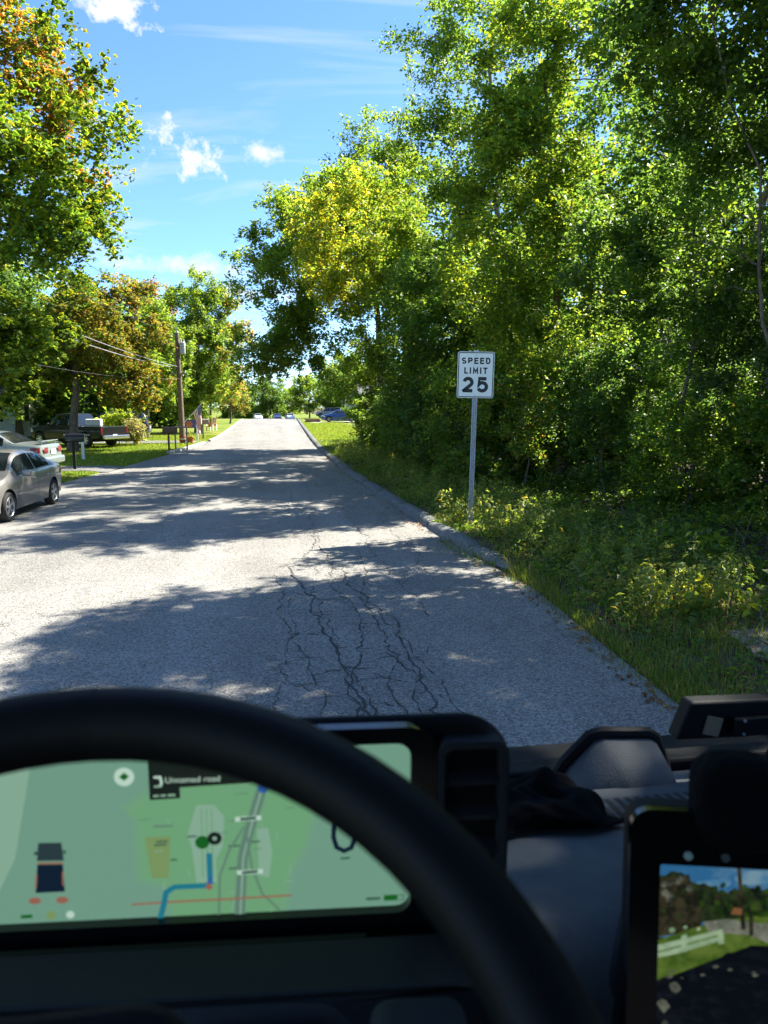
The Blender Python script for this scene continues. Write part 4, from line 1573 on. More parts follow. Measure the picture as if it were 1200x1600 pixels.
make_car('black pickup truck parked on the lawn behind the gold maple', PICK, PBLACK, (-9.9, 38.9, float(gz(-9.9, 38.9)) + 0.02), R(146), cat='pickup truck', name='pickup_truck').scale = (0.92, 0.92, 0.92)
wb_ = MB().box((0, 0, 0.24), (0.75, 0.5, 0.34))
o = wb_.build('cargo_box', WHITE, bevel=0.04)
o.location = (-8.9, 38.3, float(gz(-9.9, 38.9)) + 0.99)
tag(o, 'white box riding in the bed of the black pickup', 'box')

# ------------------------------------------------------------------ utility pole and wires
PX, PY = -4.95, 41.6
pz = float(gz(PX, PY))
up = thing('utility_pole', 'brown wooden utility pole with grey transformer beside the flag on the left', 'utility pole', (PX, PY, pz))
up.scale = (1, 1, 0.94)
MB().tube([(0, 0, -0.3), (0, 0, 0.2), (-0.03, 0, 3.2), (-0.06, 0, 5.0), (-0.07, 0, 6.45)], [0.17, 0.165, 0.145, 0.125, 0.11], 12).build('pole', WOODP, up, smooth=True)
MB().lathe([(0, 0.7), (0.12, 0.69), (0.15, 0.66), (0.15, 0.05), (0.13, 0.0), (0, 0)], (0.22, -0.05, 5.25), 'Z', 16).build('transformer', mat('transformer_grey', (0.5, 0.52, 0.53), 0.5), up, smooth=True)
for dx in (0.14, 0.3):
    MB().tube([(dx, -0.05, 5.93), (dx, -0.05, 6.12)], [0.035, 0.02], 8).build('bushing', WHITE, up, smooth=True)
MB().box((0.1, -0.02, 5.8), (0.2, 0.05, 0.06)).box((0.1, -0.02, 5.4), (0.2, 0.05, 0.06)).build('bracket', GALV, up)
MB().tube([(-0.08, 0, 6.4), (-0.08, 0, 6.85)], [0.03, 0.018], 8).build('pole_pin', GALV, up, smooth=True)
MB().box((-0.03, -0.05, 4.1), (0.9, 0.07, 0.09)).build('cross_arm', WOODG, up)
for dx in (-0.4, 0.3):
    MB().tube([(dx, -0.05, 4.15), (dx, -0.05, 4.3)], [0.03, 0.02], 8).build('insulator', WHITE, up, smooth=True)
MB().tube([(0.16, -0.1, 4.3), (0.24, -0.1, 4.05), (0.2, -0.1, 3.7), (0.12, -0.1, 3.5)], 0.018, 6).build('drop_cable', UNDER, up, smooth=True)
MB().lathe([(0.176, 0.0), (0.174, 0.28)], (0, 0, 0.12), 'Z', 16).build('warning_band', mat('band_red', (0.5, 0.06, 0.05), 0.6, noise=(18, 0.5)), up, smooth=True)
MB().lathe([(0.1775, 0.0), (0.177, 0.07)], (0, 0, 0.22), 'Z', 16).build('warning_band', WHITE, up, smooth=True)
WIREM = mat('aluminium_wire', (0.5, 0.5, 0.5), 0.45, metal=0.4)
WIRED = mat('dark_wire', (0.08, 0.08, 0.08), 0.6)


def wire(a, b, sag, r_, m, label):
    a, b = Vector(a), Vector(b)
    pts = []
    for i in range(17):
        t = i / 16
        p = a.lerp(b, t)
        p.z -= sag * 4 * t * (1 - t)
        pts.append(p)
    o = MB().tube(pts, r_, 5).build('utility_wire', m, smooth=True)
    tag(o, label, 'wire', 'utility wires over the left lawn')


wire((PX - 0.1, PY - .1, pz + 4.25), (-7.2, 8, 5.35), 0.35, 0.011, WIREM, 'bright utility wire, upper of the pair running to the pole cross arm')
wire((PX - 0.4, PY - .1, pz + 4.22), (-7.6, 8, 5.25), 0.4, 0.012, WIREM, 'bright utility wire, lower of the pair running to the pole cross arm')
wire((PX - 0.07, PY, pz + 6.85), (-7.0, 8, 7.5), 0.3, 0.007, WIRED, 'thin dark wire to the very top of the pole, uppermost')
wire((PX - 0.07, PY, pz + 6.3), (-7.4, 8, 6.9), 0.3, 0.007, WIRED, 'thin dark wire second from the top of the pole')
wire((PX - 0.07, PY, pz + 5.9), (-7.2, 8, 6.35), 0.3, 0.007, WIRED, 'thin dark wire reaching the pole just beside the transformer')
wire((PX + 0.1, PY - .1, pz + 3.6), (-10.5, 20, 4.4), 0.5, 0.006, WIRED, 'thin lowest wire crossing in front of the gold maple')

# flag on a slanted staff fixed to the pole
fl = thing('flag', 'stars and stripes flag hanging from a slanted white staff on the utility pole', 'flag', (PX + 0.15, PY - 0.15, pz + 1.15))
S0, S1 = Vector((0, 0, 0)), Vector((1.05, -0.1, 1.12))
MB().tube([S0, S1], 0.018, 8).build('staff', WHITE, fl, smooth=True)
MB().lathe([(0, -0.04), (0.035, -0.02), (0.035, 0.02), (0, 0.04)], S1, 'Z', 10).build('finial', mat('brass', (0.6, 0.42, 0.12), 0.3, metal=0.8), fl, smooth=True)
FR, FW, FB = mat('flag_red', (0.45, 0.03, 0.04), 0.8), mat('flag_white', (0.75, 0.74, 0.72), 0.8), mat('flag_blue', (0.03, 0.045, 0.16), 0.8)
g = MB()
na, nb = 26, 24
vs = []
dirn = (S1 - S0).normalized()
for i in range(na + 1):
    a = i / na
    hp = S1 - dirn * (0.03 + 0.80 * a)
    for j in range(nb + 1):
        b = j / nb
        fold = math.sin(a * 9 + b * 2.5) * 0.055 * (0.25 + b)
        p = hp + Vector((0.42 * b * a * 0.9 - 0.06 * b * (1 - a), fold - 0.05 * b, -1.18 * b * (1 - 0.10 * math.sin(a * 5) * b)))
        vs.append(p)
fs, ms = [], []
for i in range(na):
    for j in range(nb):
        k = i * (nb + 1) + j
        fs.append((k, k + 1, k + nb + 2, k + nb + 1))
        st_ = i // 2
        m_ = 0 if st_ % 2 == 0 else 1
        if st_ < 7 and j < 10:
            m_ = 1 if (i % 3 == 1 and j % 2 == 1) else 2
        ms.append(m_)
g.v, g.f, g.m = [tuple(p) for p in vs], fs, ms
g.build('cloth', [FR, FW, FB], fl, smooth=True)

# ------------------------------------------------------------------ mailboxes and garden things on the left


def mailbox(label, x, y, m, postm, h=1.05, rz=0, s=1.0, lean=0.0):
    root = thing('mailbox', label, 'mailbox', (x, y, float(gz(x, y))), rz)
    MB().box((0, 0, h / 2 - 0.1), (0.09, 0.09, h + 0.2)).build('post', postm, root)
    MB().box((0.05, 0, h + 0.02), (0.5 * s, 0.12, 0.04)).build('support', postm, root)
    g = MB()
    pr = [(-0.09 * s, 0), (0.09 * s, 0), (0.09 * s, 0.12 * s)] + [(0.09 * s * math.cos(R(a)), 0.12 * s + 0.09 * s * math.sin(R(a))) for a in range(15, 180, 15)] + [(-0.09 * s, 0.12 * s)]
    g.prism([(p[0], p[1] + h + 0.04) for p in pr], 'X', -0.2 * s, 0.3 * s)
    g.build('box', m, root, smooth=True)
    MB().prism([(p[0] * 1.04, p[1] * 1.02 + h + 0.038) for p in pr], 'X', 0.302 * s, 0.315 * s).build('door', m, root)
    MB().box((0.05, 0.1 * s, h + 0.2), (0.02, 0.012, 0.16)).box((0.09, 0.1 * s, h + 0.26), (0.08, 0.012, 0.05)).build('signal_flag', mat('flag_red2', (0.4, 0.04, 0.03), 0.6), root)
    return root


mailbox('black mailbox on a thin dark post beside the grey driveway', -6.5, 25.0, PBLACK, UNDER, 0.92, R(8), 1.15)
wp = thing('mailbox_post', 'white square post with wooden arm behind the black mailbox', 'post', (-7.35, 29.6, float(gz(-7.35, 29.6))), R(5))
MB().box((0, 0, 0.45), (0.1, 0.1, 0.94)).build('post', WHITE, wp)
MB().box((-0.2, 0, 0.96), (0.95, 0.12, 0.07)).build('arm', WOODG, wp)
mailbox('brown mailbox under a grey wooden shelf on a dark post', -4.75, 34.6, WOODB, WOODB, 0.82, R(5), 1.3)
sh = thing('planter_shelf', 'grey weathered wooden shelf on two legs behind the brown mailbox', 'shelf', (-4.3, 35.6, float(gz(-4.3, 35.6))))
MB().box((0, 0, 1.12), (0.62, 0.2, 0.07)).build('shelf_board', WOODG, sh)
for dx in (-0.27, 0.27):
    MB().box((dx, 0, 0.52), (0.07, 0.07, 1.1)).build('leg', WOODG, sh)
mailbox('small grey-brown mailbox by the left kerb beyond the flag', -4.25, 46.5, WOODG, WOODG, 0.95, R(0), 1.25)
gp = thing('garden_banner', 'blue and orange garden banner on a white post under the flag', 'banner', (-4.55, 44.6, float(gz(-4.55, 44.6))))
MB().box((0.12, 0, 0.5), (0.1, 0.1, 1.1)).build('post', WHITE, gp)
MB().box((-0.22, -0.02, 1.0), (0.7, 0.03, 0.5)).build('banner_cloth', mat('banner_blue', (0.08, 0.10, 0.3), 0.8), gp)
MB().lathe([(0, -0.03), (0.2, -0.03), (0.2, -0.01)], (-0.32, -0.03, 0.98), 'Y', 16).build('emblem', mat('banner_orange', (0.5, 0.16, 0.06), 0.8), gp)
ob = thing('flower_pot', 'orange flower pot standing at the foot of the utility pole', 'flower pot', (-4.5, 41.5, float(gz(-4.5, 41.5))))
MB().lathe([(0, 0), (0.13, 0), (0.19, 0.3), (0.21, 0.3), (0.21, 0.36), (0.17, 0.36), (0.16, 0.32), (0, 0.32)], (0, 0, 0), 'Z', 16).build('pot', mat('terracotta', (0.48, 0.16, 0.05), 0.8), ob, smooth=True)
rgp = np.random.default_rng(9)
pp = rgp.normal(size=(90, 3)) * np.array([0.13, 0.13, 0.09]) + np.array([0, 0, 0.42])
v, f = leaf_quads(pp, 0.09, rgp)
np_mesh('plant', v, f, LEAF, ob, pick(GREEN + ORANGE, 90, rgp))['kind'] = 'stuff'
ch = thing('lawn_chair', 'orange and white lawn chair on the grass further up the left side', 'lawn chair', (-4.9, 61.5, float(gz(-4.9, 61.5))), R(-30))
OR = mat('chair_orange', (0.55, 0.16, 0.05), 0.6)
for k in range(5):
    MB().box((-0.24 + 0.12 * k, 0.22 + 0.0, 0.72), (0.1, 0.03, 0.75), M=Matrix.Rotation(R(-18), 3, 'X')).build('back_slat', OR if k % 2 == 0 else WHITE, ch)
MB().box((0, -0.05, 0.36), (0.6, 0.55, 0.04)).build('seat', OR, ch)
for sx in (-0.32, 0.32):
    MB().box((sx, -0.05, 0.58), (0.1, 0.62, 0.03)).build('arm', OR, ch)
    MB().box((sx, -0.3, 0.29), (0.05, 0.08, 0.58)).build('leg', WHITE, ch)
    MB().box((sx, 0.22, 0.29), (0.05, 0.08, 0.58)).build('leg', WHITE, ch)
bedw = thing('brick_bed', 'low red-brown brick planting bed beside the blue sedan', 'planting bed', (4.9, 85.8, float(gz(4.9, 85.8))))
BR = mat('brick', (0.23, 0.10, 0.075), 0.9, noise=(6, 0.3))
for row in range(3):
    for k in range(7):
        MB().box((-0.78 + 0.26 * k + (0.13 if row % 2 else 0), 0, 0.07 + 0.13 * row), (0.25, 0.2, 0.12)).build('brick', BR, bedw)

# ------------------------------------------------------------------ houses


def house(label, x0, x1, y0, y1, h, wallm, roofm, front, nw=4, ridge='X'):
    """front: the wall that faces the camera, at y0; windows there and on the road side"""
    cx, cy = (x0 + x1) / 2, (y0 + y1) / 2
    z = float(gz(cx, y0)) - 0.1
    root = thing('house', label, 'house', (cx, cy, z))
    wx, wy = (x1 - x0) / 2, (y1 - y0) / 2
    MB().box((0, 0, h / 2), (2 * wx, 2 * wy, h)).build('wall', wallm, root)
    rr = 2.2
    g = MB()
    if ridge == 'X':
        g.prism([(-wy - 0.4, h - 0.1), (wy + 0.4, h - 0.1), (0, h + rr)], 'X', -wx - 0.3, wx + 0.3)
    else:
        g.prism([(-wx - 0.4, h - 0.1), (wx + 0.4, h - 0.1), (0, h + rr)], 'Y', -wy - 0.3, wy + 0.3)
    rf = g.build('roof', roofm, root)
    MB().box((wx * 0.4, 0.5, h + rr), (0.6, 0.6, 1.2)).build('chimney', BR, rf)
    for side in (0, 1):
        for k in range(nw):
            if side == 0:
                c, s = (-wx + 2 * wx * (k + 0.5) / nw, -wy - 0.03, h * 0.55), (0.95, 0.08, 1.25)
                t, p = (0.75, 0.1, 1.05), (c[0], c[1] - 0.005, c[2])
            else:
                if k >= 3:
                    continue
                sg = 1 if front == 'E' else -1
                c, s = (sg * (wx + 0.03), -wy + 2 * wy * (k + 0.5) / 3, h * 0.55), (0.08, 0.95, 1.25)
                t, p = (0.1, 0.75, 1.05), (c[0] + sg * 0.005, c[1], c[2])
            if side == 0 and k == nw // 2:
                d = MB().box((c[0], c[1], 1.1), (1.05, 0.08, 2.2)).build('door', mat('door_red', (0.3, 0.05, 0.04), 0.5), root)
                MB().lathe([(0, -0.05), (0.04, -0.04), (0.04, 0)], (c[0] + 0.4, c[1] - 0.04, 1.05), 'Y', 8).build('handle', CHROME, d)
                continue
            w = MB().box(c, s).build('window', WHITE, root)
            MB().box(p, t).build('pane', GLASSD, w)
    return root


SIDING = mat('white_siding', (0.62, 0.63, 0.64), 0.7, noise=(2, 0.05))
ROOFG = mat('grey_shingle', (0.12, 0.115, 0.11), 0.9, noise=(5, 0.3))
ROOFR = mat('red_shingle', (0.26, 0.13, 0.11), 0.9, noise=(5, 0.3))
house('white-sided house behind the maples on the far left', -26, -16, 49, 58, 2.9, SIDING, ROOFG, 'E')
house('white house beyond the blue sedan on the right', 11.5, 21, 92, 101, 3.0, SIDING, ROOFG, 'W')
house('low white house right of the road beyond the crest', 14, 24, 132, 140, 3.0, WHITE, ROOFG, 'W')

# ------------------------------------------------------------------ the van we sit in
van = thing('delivery_van', 'dark cab of the delivery van in the foreground with steering wheel and screens', 'van', (0.5, 0, 0))
VX = 0.5


def vb():
    return MB()


VM = Matrix.Translation((-VX, 0, 0))


def vbuild(mb, name, m, parent=None, smooth=False, bevel=0):
    return mb.build(name, m, parent or van, smooth=smooth, bevel=bevel, M=VM)


XL, XR = -0.56, 1.56
# shell: roof, rear wall, doors with openings, floor, pillars
vbuild(vb().box((VX, -0.45, 2.84), (2.2, 2.4, 0.06)), 'cab_roof', CABM)
vbuild(vb().box((VX, -1.62, 1.8), (2.2, 0.06, 2.1)), 'bulkhead', CABM)
vbuild(vb().box((VX, -0.2, 0.72), (2.2, 2.9, 0.06)), 'cab_floor', CABM)
for xx in (XL - 0.02, XR + 0.02):
    d = vbuild(vb().ring([(-1.59, 0.76), (1.22, 0.76), (0.74, 2.80), (-1.59, 2.80)], [(-0.9, 1.72), (0.82, 1.72), (0.60, 2.62), (-0.9, 2.62)], 'X', xx - 0.03, xx + 0.03), 'door', CABM)
    gm = bpy.data.materials.get('window_glass')
    if gm is None:
        gm = bpy.data.materials.new('window_glass')
        gm.use_nodes = True
        gm.node_tree.nodes.clear()
        tb = gm.node_tree.nodes.new('ShaderNodeBsdfTransparent')
        tb.inputs['Color'].default_value = (0.93, 0.955, 0.94, 1)
        go = gm.node_tree.nodes.new('ShaderNodeOutputMaterial')
        gm.node_tree.links.new(tb.outputs[0], go.inputs[0])
    vbuild(vb().add([(xx, -0.9, 1.72), (xx, 0.82, 1.72), (xx, 0.60, 2.62), (xx, -0.9, 2.62)], [(0, 1, 2, 3)]), 'door_window', gm)
# windshield pane and pillars
W0, W1 = (1.21, 1.535), (0.74, 2.80)
vbuild(vb().add([(XL, W0[0], W0[1]), (XR, W0[0], W0[1]), (XR, W1[0], W1[1]), (XL, W1[0], W1[1])], [(0, 1, 2, 3)]), 'windshield', gm)
for xx in (XL + 0.02, XR - 0.02):
    vbuild(vb().tube([(xx, W0[0] - 0.03, W0[1] - 0.05), (xx, W1[0] - 0.03, W1[1])], 0.05, 8), 'windshield_pillar', CABM, smooth=True)
vbuild(vb().box((VX, 1.28, 1.1), (2.2, 0.08, 0.8)), 'front_panel', BLACKP)
# dashboard body: profile extruded across
prf = [(1.20, 1.50), (1.08, 1.545), (0.98, 1.59), (0.90, 1.622), (0.82, 1.642), (0.72, 1.662), (0.64, 1.668), (0.60, 1.655), (0.575, 1.62), (0.56, 1.5), (0.6, 1.2), (0.8, 0.9), (1.2, 0.9)]
dash = vbuild(vb().prism(prf, 'X', XL + 0.01, XR - 0.01), 'dashboard', DASH, smooth=True)
# slot grille near the windshield: dark base with ribs
gl = vb()
for k in range(72):
    x = 0.27 + 0.016 * k
    gl.add([(x, 0.83, 1.6445), (x + 0.009, 0.83, 1.6445), (x + 0.033, 0.965, 1.602), (x + 0.024, 0.965, 1.602)], [(0, 1, 2, 3)])
g_ = vbuild(gl, 'grille_slot', UNDER, dash)
g_['kind'] = 'stuff'
vbuild(vb().prism([(0.84, 1.632), (0.975, 1.597), (0.975, 1.6005), (0.84, 1.6385)], 'X', 0.26, 1.44), 'speaker_grille', mat('grille_grey', (0.07, 0.075, 0.08), 0.7, spec=0.25), dash)
# curved seam and raised console edge beside the centre display
vbuild(vb().tube([(0.50, 0.82, 1.648), (0.455, 0.76, 1.660), (0.41, 0.70, 1.668), (0.375, 0.65, 1.672), (0.345, 0.61, 1.666), (0.325, 0.585, 1.64), (0.32, 0.565, 1.57)], 0.006, 6), 'dash_seam', UNDER, dash, smooth=True)
con = vb()
sa = [(0.50, 0.82, 1.648), (0.455, 0.76, 1.660), (0.41, 0.70, 1.668), (0.375, 0.65, 1.671), (0.345, 0.61, 1.664), (0.325, 0.588, 1.64), (0.318, 0.572, 1.58), (0.315, 0.566, 1.5), (0.315, 0.59, 1.3)]
sm_ = [(x + 0.03, y - 0.002, z + 0.008) for x, y, z in sa]
sb = [(x + 0.35, y, z + 0.006) for x, y, z in sa]
n_ = len(sa)
con.add(sa + sm_ + sb, [(r * n_ + i, r * n_ + i + 1, (r + 1) * n_ + i + 1, (r + 1) * n_ + i) for r in range(2) for i in range(n_ - 1)])
vbuild(con, 'console_edge', DASHD, dash, smooth=True)
# sensor pod at the foot of the windshield
pod = vb()
po_o = [(0.455, 1.575), (0.475, 1.605), (0.518, 1.648), (0.535, 1.652), (0.622, 1.645), (0.634, 1.638), (0.655, 1.585), (0.66, 1.56)]
bot = [(0.455, 1.555), (0.66, 1.545)]
A = [(x, 1.06, z) for x, z in po_o]
B = [(x * 1.0 + (0.012 if x < 0.56 else -0.008), 0.985, z - 0.022) for x, z in po_o]
C_ = [(x + (0.02 if x < 0.56 else -0.012), 0.955, z - (z - 1.56) * 0.62 - 0.01) for x, z in po_o]
n_ = len(po_o)
pod.add(A + B + C_, [(i, i + 1, n_ + i + 1, n_ + i) for i in range(n_ - 1)] + [(n_ + i, n_ + i + 1, 2 * n_ + i + 1, 2 * n_ + i) for i in range(n_ - 1)] + [tuple(range(n_)), tuple(range(3 * n_ - 1, 2 * n_ - 1, -1))])
p_ = vbuild(pod, 'sensor_pod', DASH, dash, smooth=True)
vbuild(vb().tube([(x, 1.055, z + 0.002) for x, z in po_o], 0.011, 8), 'pod_rim', BLACKP, dash, smooth=True)
vbuild(vb().box((VX + 0.2, 1.165, 1.527), (1.7, 0.05, 0.035)), 'windshield_ledge', BLACKP, dash, bevel=0.01)

# instrument display: housing, bezel, screen, vent
inst = thing('instrument_display', None, None)
inst.parent = van
IY = R(-5)
ipv = Vector((0.124 - VX, 0.62, 0))
inst.location = ipv - Matrix.Rotation(IY, 3, 'Z') @ ipv
inst.rotation_euler = (0, 0, IY)
vs_h = rounded(-0.40, 0.226, 1.64, 1.908, 0.055, 8)
hs = vb()
hs.prism(vs_h, 'Y', 0.632, 0.672)
hs.v = [(p[0], p[1], p[2] - (0.022 if p[1] > 0.65 and p[2] > 1.75 else 0)) for p in hs.v]
vbuild(hs, 'housing', BLACKP, inst, smooth=True, bevel=0.012)
bz = vb()
bz.ring(rounded(-0.392, 0.150, 1.675, 1.9, 0.03, 8), rounded(-0.335, 0.124, 1.708, 1.884, 0.014, 8), 'Y', 0.618, 0.634)
vbuild(bz, 'bezel', GLOSSB, inst)


def scr(name, r_, g_2, b_2, s=1.0):
    def lin(c):
        c /= 255
        return c / 12.92 if c < 0.04045 else ((c + 0.055) / 1.055) ** 2.4
    k = 0.82 * s / 2 ** EXPOSURE
    return mat('scr_' + name, (lin(r_) * k, lin(g_2) * k, lin(b_2) * k), 0.4, emit=1.0, spec=0.2)


SM = [scr('bg', 118, 164, 142), scr('map', 116, 172, 126), scr('pale', 142, 182, 158), scr('road', 102, 136, 120), scr('blue', 34, 126, 146), scr('dark', 26, 34, 30), scr('red', 158, 104, 84),
      scr('sand', 128, 158, 100), scr('green', 24, 100, 34), scr('navy', 14, 32, 50), scr('white', 196, 226, 208), scr('text', 62, 96, 82), scr('deep', 44, 62, 66), scr('blue2', 50, 100, 170), scr('glow', 128, 196, 164), scr('edge1', 118, 168, 136), scr('edge2', 118, 172, 129)]
(BGc, MAP, PALE, ROAD_, BLUE, DARKc, REDc, SANDc, GRN, NAVY, WHT, TXT, DEEP, BLUE2, GLOW) = range(15)
sg = vb()
SX0, SX1, SZ0, SZ1 = -0.337, 0.1245, 1.7065, 1.8855
lay = [0]


def spoly(pts, mi, depth=None):
    """pts in screen fractions u (0..1), v (0..1)"""
    lay[0] += 1
    y_ = 0.6285 - 0.00004 * lay[0]
    sg.add([(SX0 + (SX1 - SX0) * u, y_, SZ0 + (SZ1 - SZ0) * v) for u, v in pts], [tuple(range(len(pts)))], mi)


def sline(pts, w, mi):
    lay[0] += 1
    y_ = 0.6285 - 0.00004 * lay[0]
    asp = (SX1 - SX0) / (SZ1 - SZ0)
    q = [(u * asp, v) for u, v in pts]
    m2 = MB()
    stroke(m2, q, w, lambda p: (SX0 + (SX1 - SX0) * p[0] / asp, y_, SZ0 + (SZ1 - SZ0) * p[1]))
    sg.add(m2.v, m2.f, mi)


def sdisc(u, v, r_, mi, n=16, rx=1.0):
    asp = (SX1 - SX0) / (SZ1 - SZ0)
    spoly([(u + rx * r_ * math.cos(2 * math.pi * k / n) / asp, v + r_ * math.sin(2 * math.pi * k / n)) for k in range(n)], mi)


def U(px):                       # photo column on the screen -> fraction
    return (px / 637.0 * 0.3745 - 0.2505 - SX0) / (SX1 - SX0)


def Vv(px, py):                  # photo row -> fraction
    top = 1165 + 0 * px
    bot = 1458 - 30 * px / 637.0
    return (bot - py) / (bot - top)


def sp(l):
    return [(U(a), Vv(a, b)) for a, b in l]


spoly([(0, 0), (1, 0), (1, 1), (0, 1)], BGc)
spoly(sp([(520, 1460), (640, 1428), (640, 1166), (420, 1166), (420, 1250), (500, 1350)]), BGc)
spoly(sp([(-60, 1166), (36, 1190), (0, 1345), (-60, 1460)]), PALE)
mapshape = [(222, 1250), (262, 1232), (400, 1222), (470, 1280), (455, 1330), (430, 1370), (420, 1436), (250, 1444), (250, 1392), (205, 1378), (205, 1290), (190, 1270)]
for k_, m_ in ((1.14, 15), (1.07, 16)):
    spoly(sp([(335 + (a - 335) * k_, min(1335 + (b - 1335) * k_, 1447)) for a, b in mapshape]), m_)
spoly(sp([(222, 1250), (262, 1232), (400, 1222), (470, 1280), (455, 1330), (430, 1370), (420, 1436), (250, 1444), (250, 1392), (205, 1378), (205, 1290), (190, 1270)]), MAP)
spoly(sp([(206, 1312), (247, 1312), (240, 1380), (214, 1380)]), SANDc)
spoly(sp([(290, 1262), (318, 1262), (334, 1280), (330, 1330), (318, 1350), (318, 1388), (285, 1388), (280, 1330), (274, 1310)]), PALE)
spoly(sp([(386, 1302), (404, 1300), (410, 1340), (404, 1380), (388, 1378)]), PALE)
for x in (298, 306, 314):
    sline(sp([(x, 1268), (x - 2, 1380)]), 0.008, MAP)
for k in range(26):
    a, b = rng.uniform(196, 440), rng.uniform(1245, 1435)
    dx, dy = rng.choice(((14, -1), (2, 12), (22, -2), (-3, 16)))
    sline(sp([(a, b), (a + dx, b + dy)]), 0.005, rng.choice((PALE, ROAD_, PALE)))
for k in range(9):
    a, b = rng.uniform(190, 420), rng.uniform(1260, 1430)
    sline(sp([(a, b), (a + rng.uniform(8, 20), b - 1)]), 0.010, TXT)
sline(sp([(398, 1232), (378, 1290), (362, 1345), (354, 1440)]), 0.055, ROAD_)
sline(sp([(398, 1232), (379, 1290), (363, 1345), (355, 1440)]), 0.01, PALE)
sline(sp([(366, 1296), (340, 1335), (324, 1375), (320, 1440)]), 0.012, ROAD_)
sline(sp([(370, 1310), (376, 1360), (392, 1405), (420, 1432)]), 0.012, ROAD_)
sline(sp([(180, 1422), (240, 1418), (330, 1414), (440, 1408)]), 0.011, REDc)
sline(sp([(224, 1448), (232, 1420), (236, 1402), (250, 1393), (304, 1391)]), 0.03, BLUE)
sline(sp([(308, 1382), (308, 1338)]), 0.03, BLUE)
sdisc(U(398), Vv(398, 1236), 0.028, BLUE2)
spoly(sp([(302, 1388), (314, 1388), (308, 1374)]), BLUE2)
sdisc(U(306), Vv(306, 1393), 0.018, REDc)
sdisc(U(298), Vv(298, 1320), 0.038, GRN)
sdisc(U(318), Vv(318, 1314), 0.038, DARKc)
sdisc(U(318), Vv(318, 1314), 0.012, PALE)
for (a, b) in ((352, 1284), (352, 1370)):
    sline(sp([(a, b), (a + 42, b - 2)]), 0.026, WHT)
    sline(sp([(a + 8, b), (a + 34, b - 2)]), 0.018, TXT)
spoly(sp([(218, 1166), (420, 1166), (420, 1225), (218, 1233)]), DARKc)
spoly(sp([(218, 1230), (266, 1228), (266, 1248), (218, 1250)]), DARKc)
sline(sp([(226, 1214), (236, 1214), (238, 1222), (236, 1228)]), 0.014, WHT)
sdisc(U(180), Vv(180, 1212), 0.052, WHT)
spoly(sp([(172, 1212), (180, 1205), (188, 1211), (180, 1218)]), GRN)
# vehicle picture
spoly(sp([(40, 1316), (76, 1316), (78, 1346), (36, 1346)]), DEEP)
spoly(sp([(36, 1352), (76, 1352), (76, 1398), (30, 1400)]), NAVY)
spoly(sp([(34, 1330), (38, 1330), (37, 1336), (32, 1336)]), DEEP)
spoly(sp([(78, 1328), (82, 1330), (82, 1335), (78, 1334)]), DEEP)
sline(sp([(37, 1350), (76, 1350)]), 0.01, REDc)
sline(sp([(34, 1368), (31, 1392)]), 0.008, REDc)
sline(sp([(75, 1364), (74, 1388)]), 0.008, REDc)
sdisc(U(28), Vv(28, 1413), 0.02, REDc, rx=1.6)
sdisc(U(71), Vv(71, 1412), 0.02, REDc, rx=1.6)
sdisc(U(52), Vv(52, 1438), 0.026, SANDc)
sdisc(U(82), Vv(82, 1437), 0.022, WHT)
sline(sp([(4, 1440), (22, 1439)]), 0.02, GRN)
# battery and its number
spoly(sp([(594, 1407), (617, 1406), (617, 1415), (594, 1416)]), GRN)
sline(sp([(619, 1407), (627, 1406.5), (627, 1414), (619, 1415)]), 0.006, TXT)
sline(sp([(564, 1413), (588, 1412)]), 0.016, TXT)
# ring symbol under the rim
sline(sp([(512, 1290), (511, 1315), (516, 1330), (528, 1336), (540, 1331), (546, 1316), (547, 1296)]), 0.026, NAVY)
sline(sp([(522, 1348), (538, 1347)]), 0.012, TXT)
sline(sp([(222, 1292), (252, 1291)]), 0.012, ROAD_)
for a, b, c in ((226, 1228, 238), (224, 1243, 233), (236, 1242.6, 244), (247, 1242.2, 259)):
    sline(sp([(a, b), (c, b - 0.4)]), 0.012, PALE)
so = vbuild(sg, 'screen', SM, inst)


def screen_text(txt, px, py, size, mi):
    cu = bpy.data.curves.new('screen_text', 'FONT')
    cu.body = txt
    cu.size = size
    cu.materials.append(SM[mi])
    o = bpy.data.objects.new('screen_text', cu)
    COL.objects.link(o)
    bpy.context.view_layer.update()
    me = bpy.data.meshes.new_from_object(o.evaluated_get(bpy.context.evaluated_depsgraph_get()))
    bpy.data.objects.remove(o)
    o = bpy.data.objects.new('screen_text', me)
    COL.objects.link(o)
    o.parent = inst
    o.rotation_euler = (R(90), 0, 0)
    o.location = (SX0 + (SX1 - SX0) * U(px) - VX, 0.6240, SZ0 + (SZ1 - SZ0) * Vv(px, py))
    return o


screen_text('Unnamed road', 244, 1222, 0.0085, WHT)
# vent beside the screen
for k in range(5):
    vbuild(vb().box((0.183, 0.628, 1.70 + 0.036 * k), (0.056, 0.02, 0.006), M=Matrix.Rotation(R(18), 3, 'X')), 'vent_slat', DASHD, inst)
vbuild(vb().ring(rounded(0.150, 0.216, 1.665, 1.885, 0.012, 4), rounded(0.156, 0.210, 1.672, 1.878, 0.010, 4), 'Y', 0.614, 0.634), 'vent_frame', DASHD, inst)
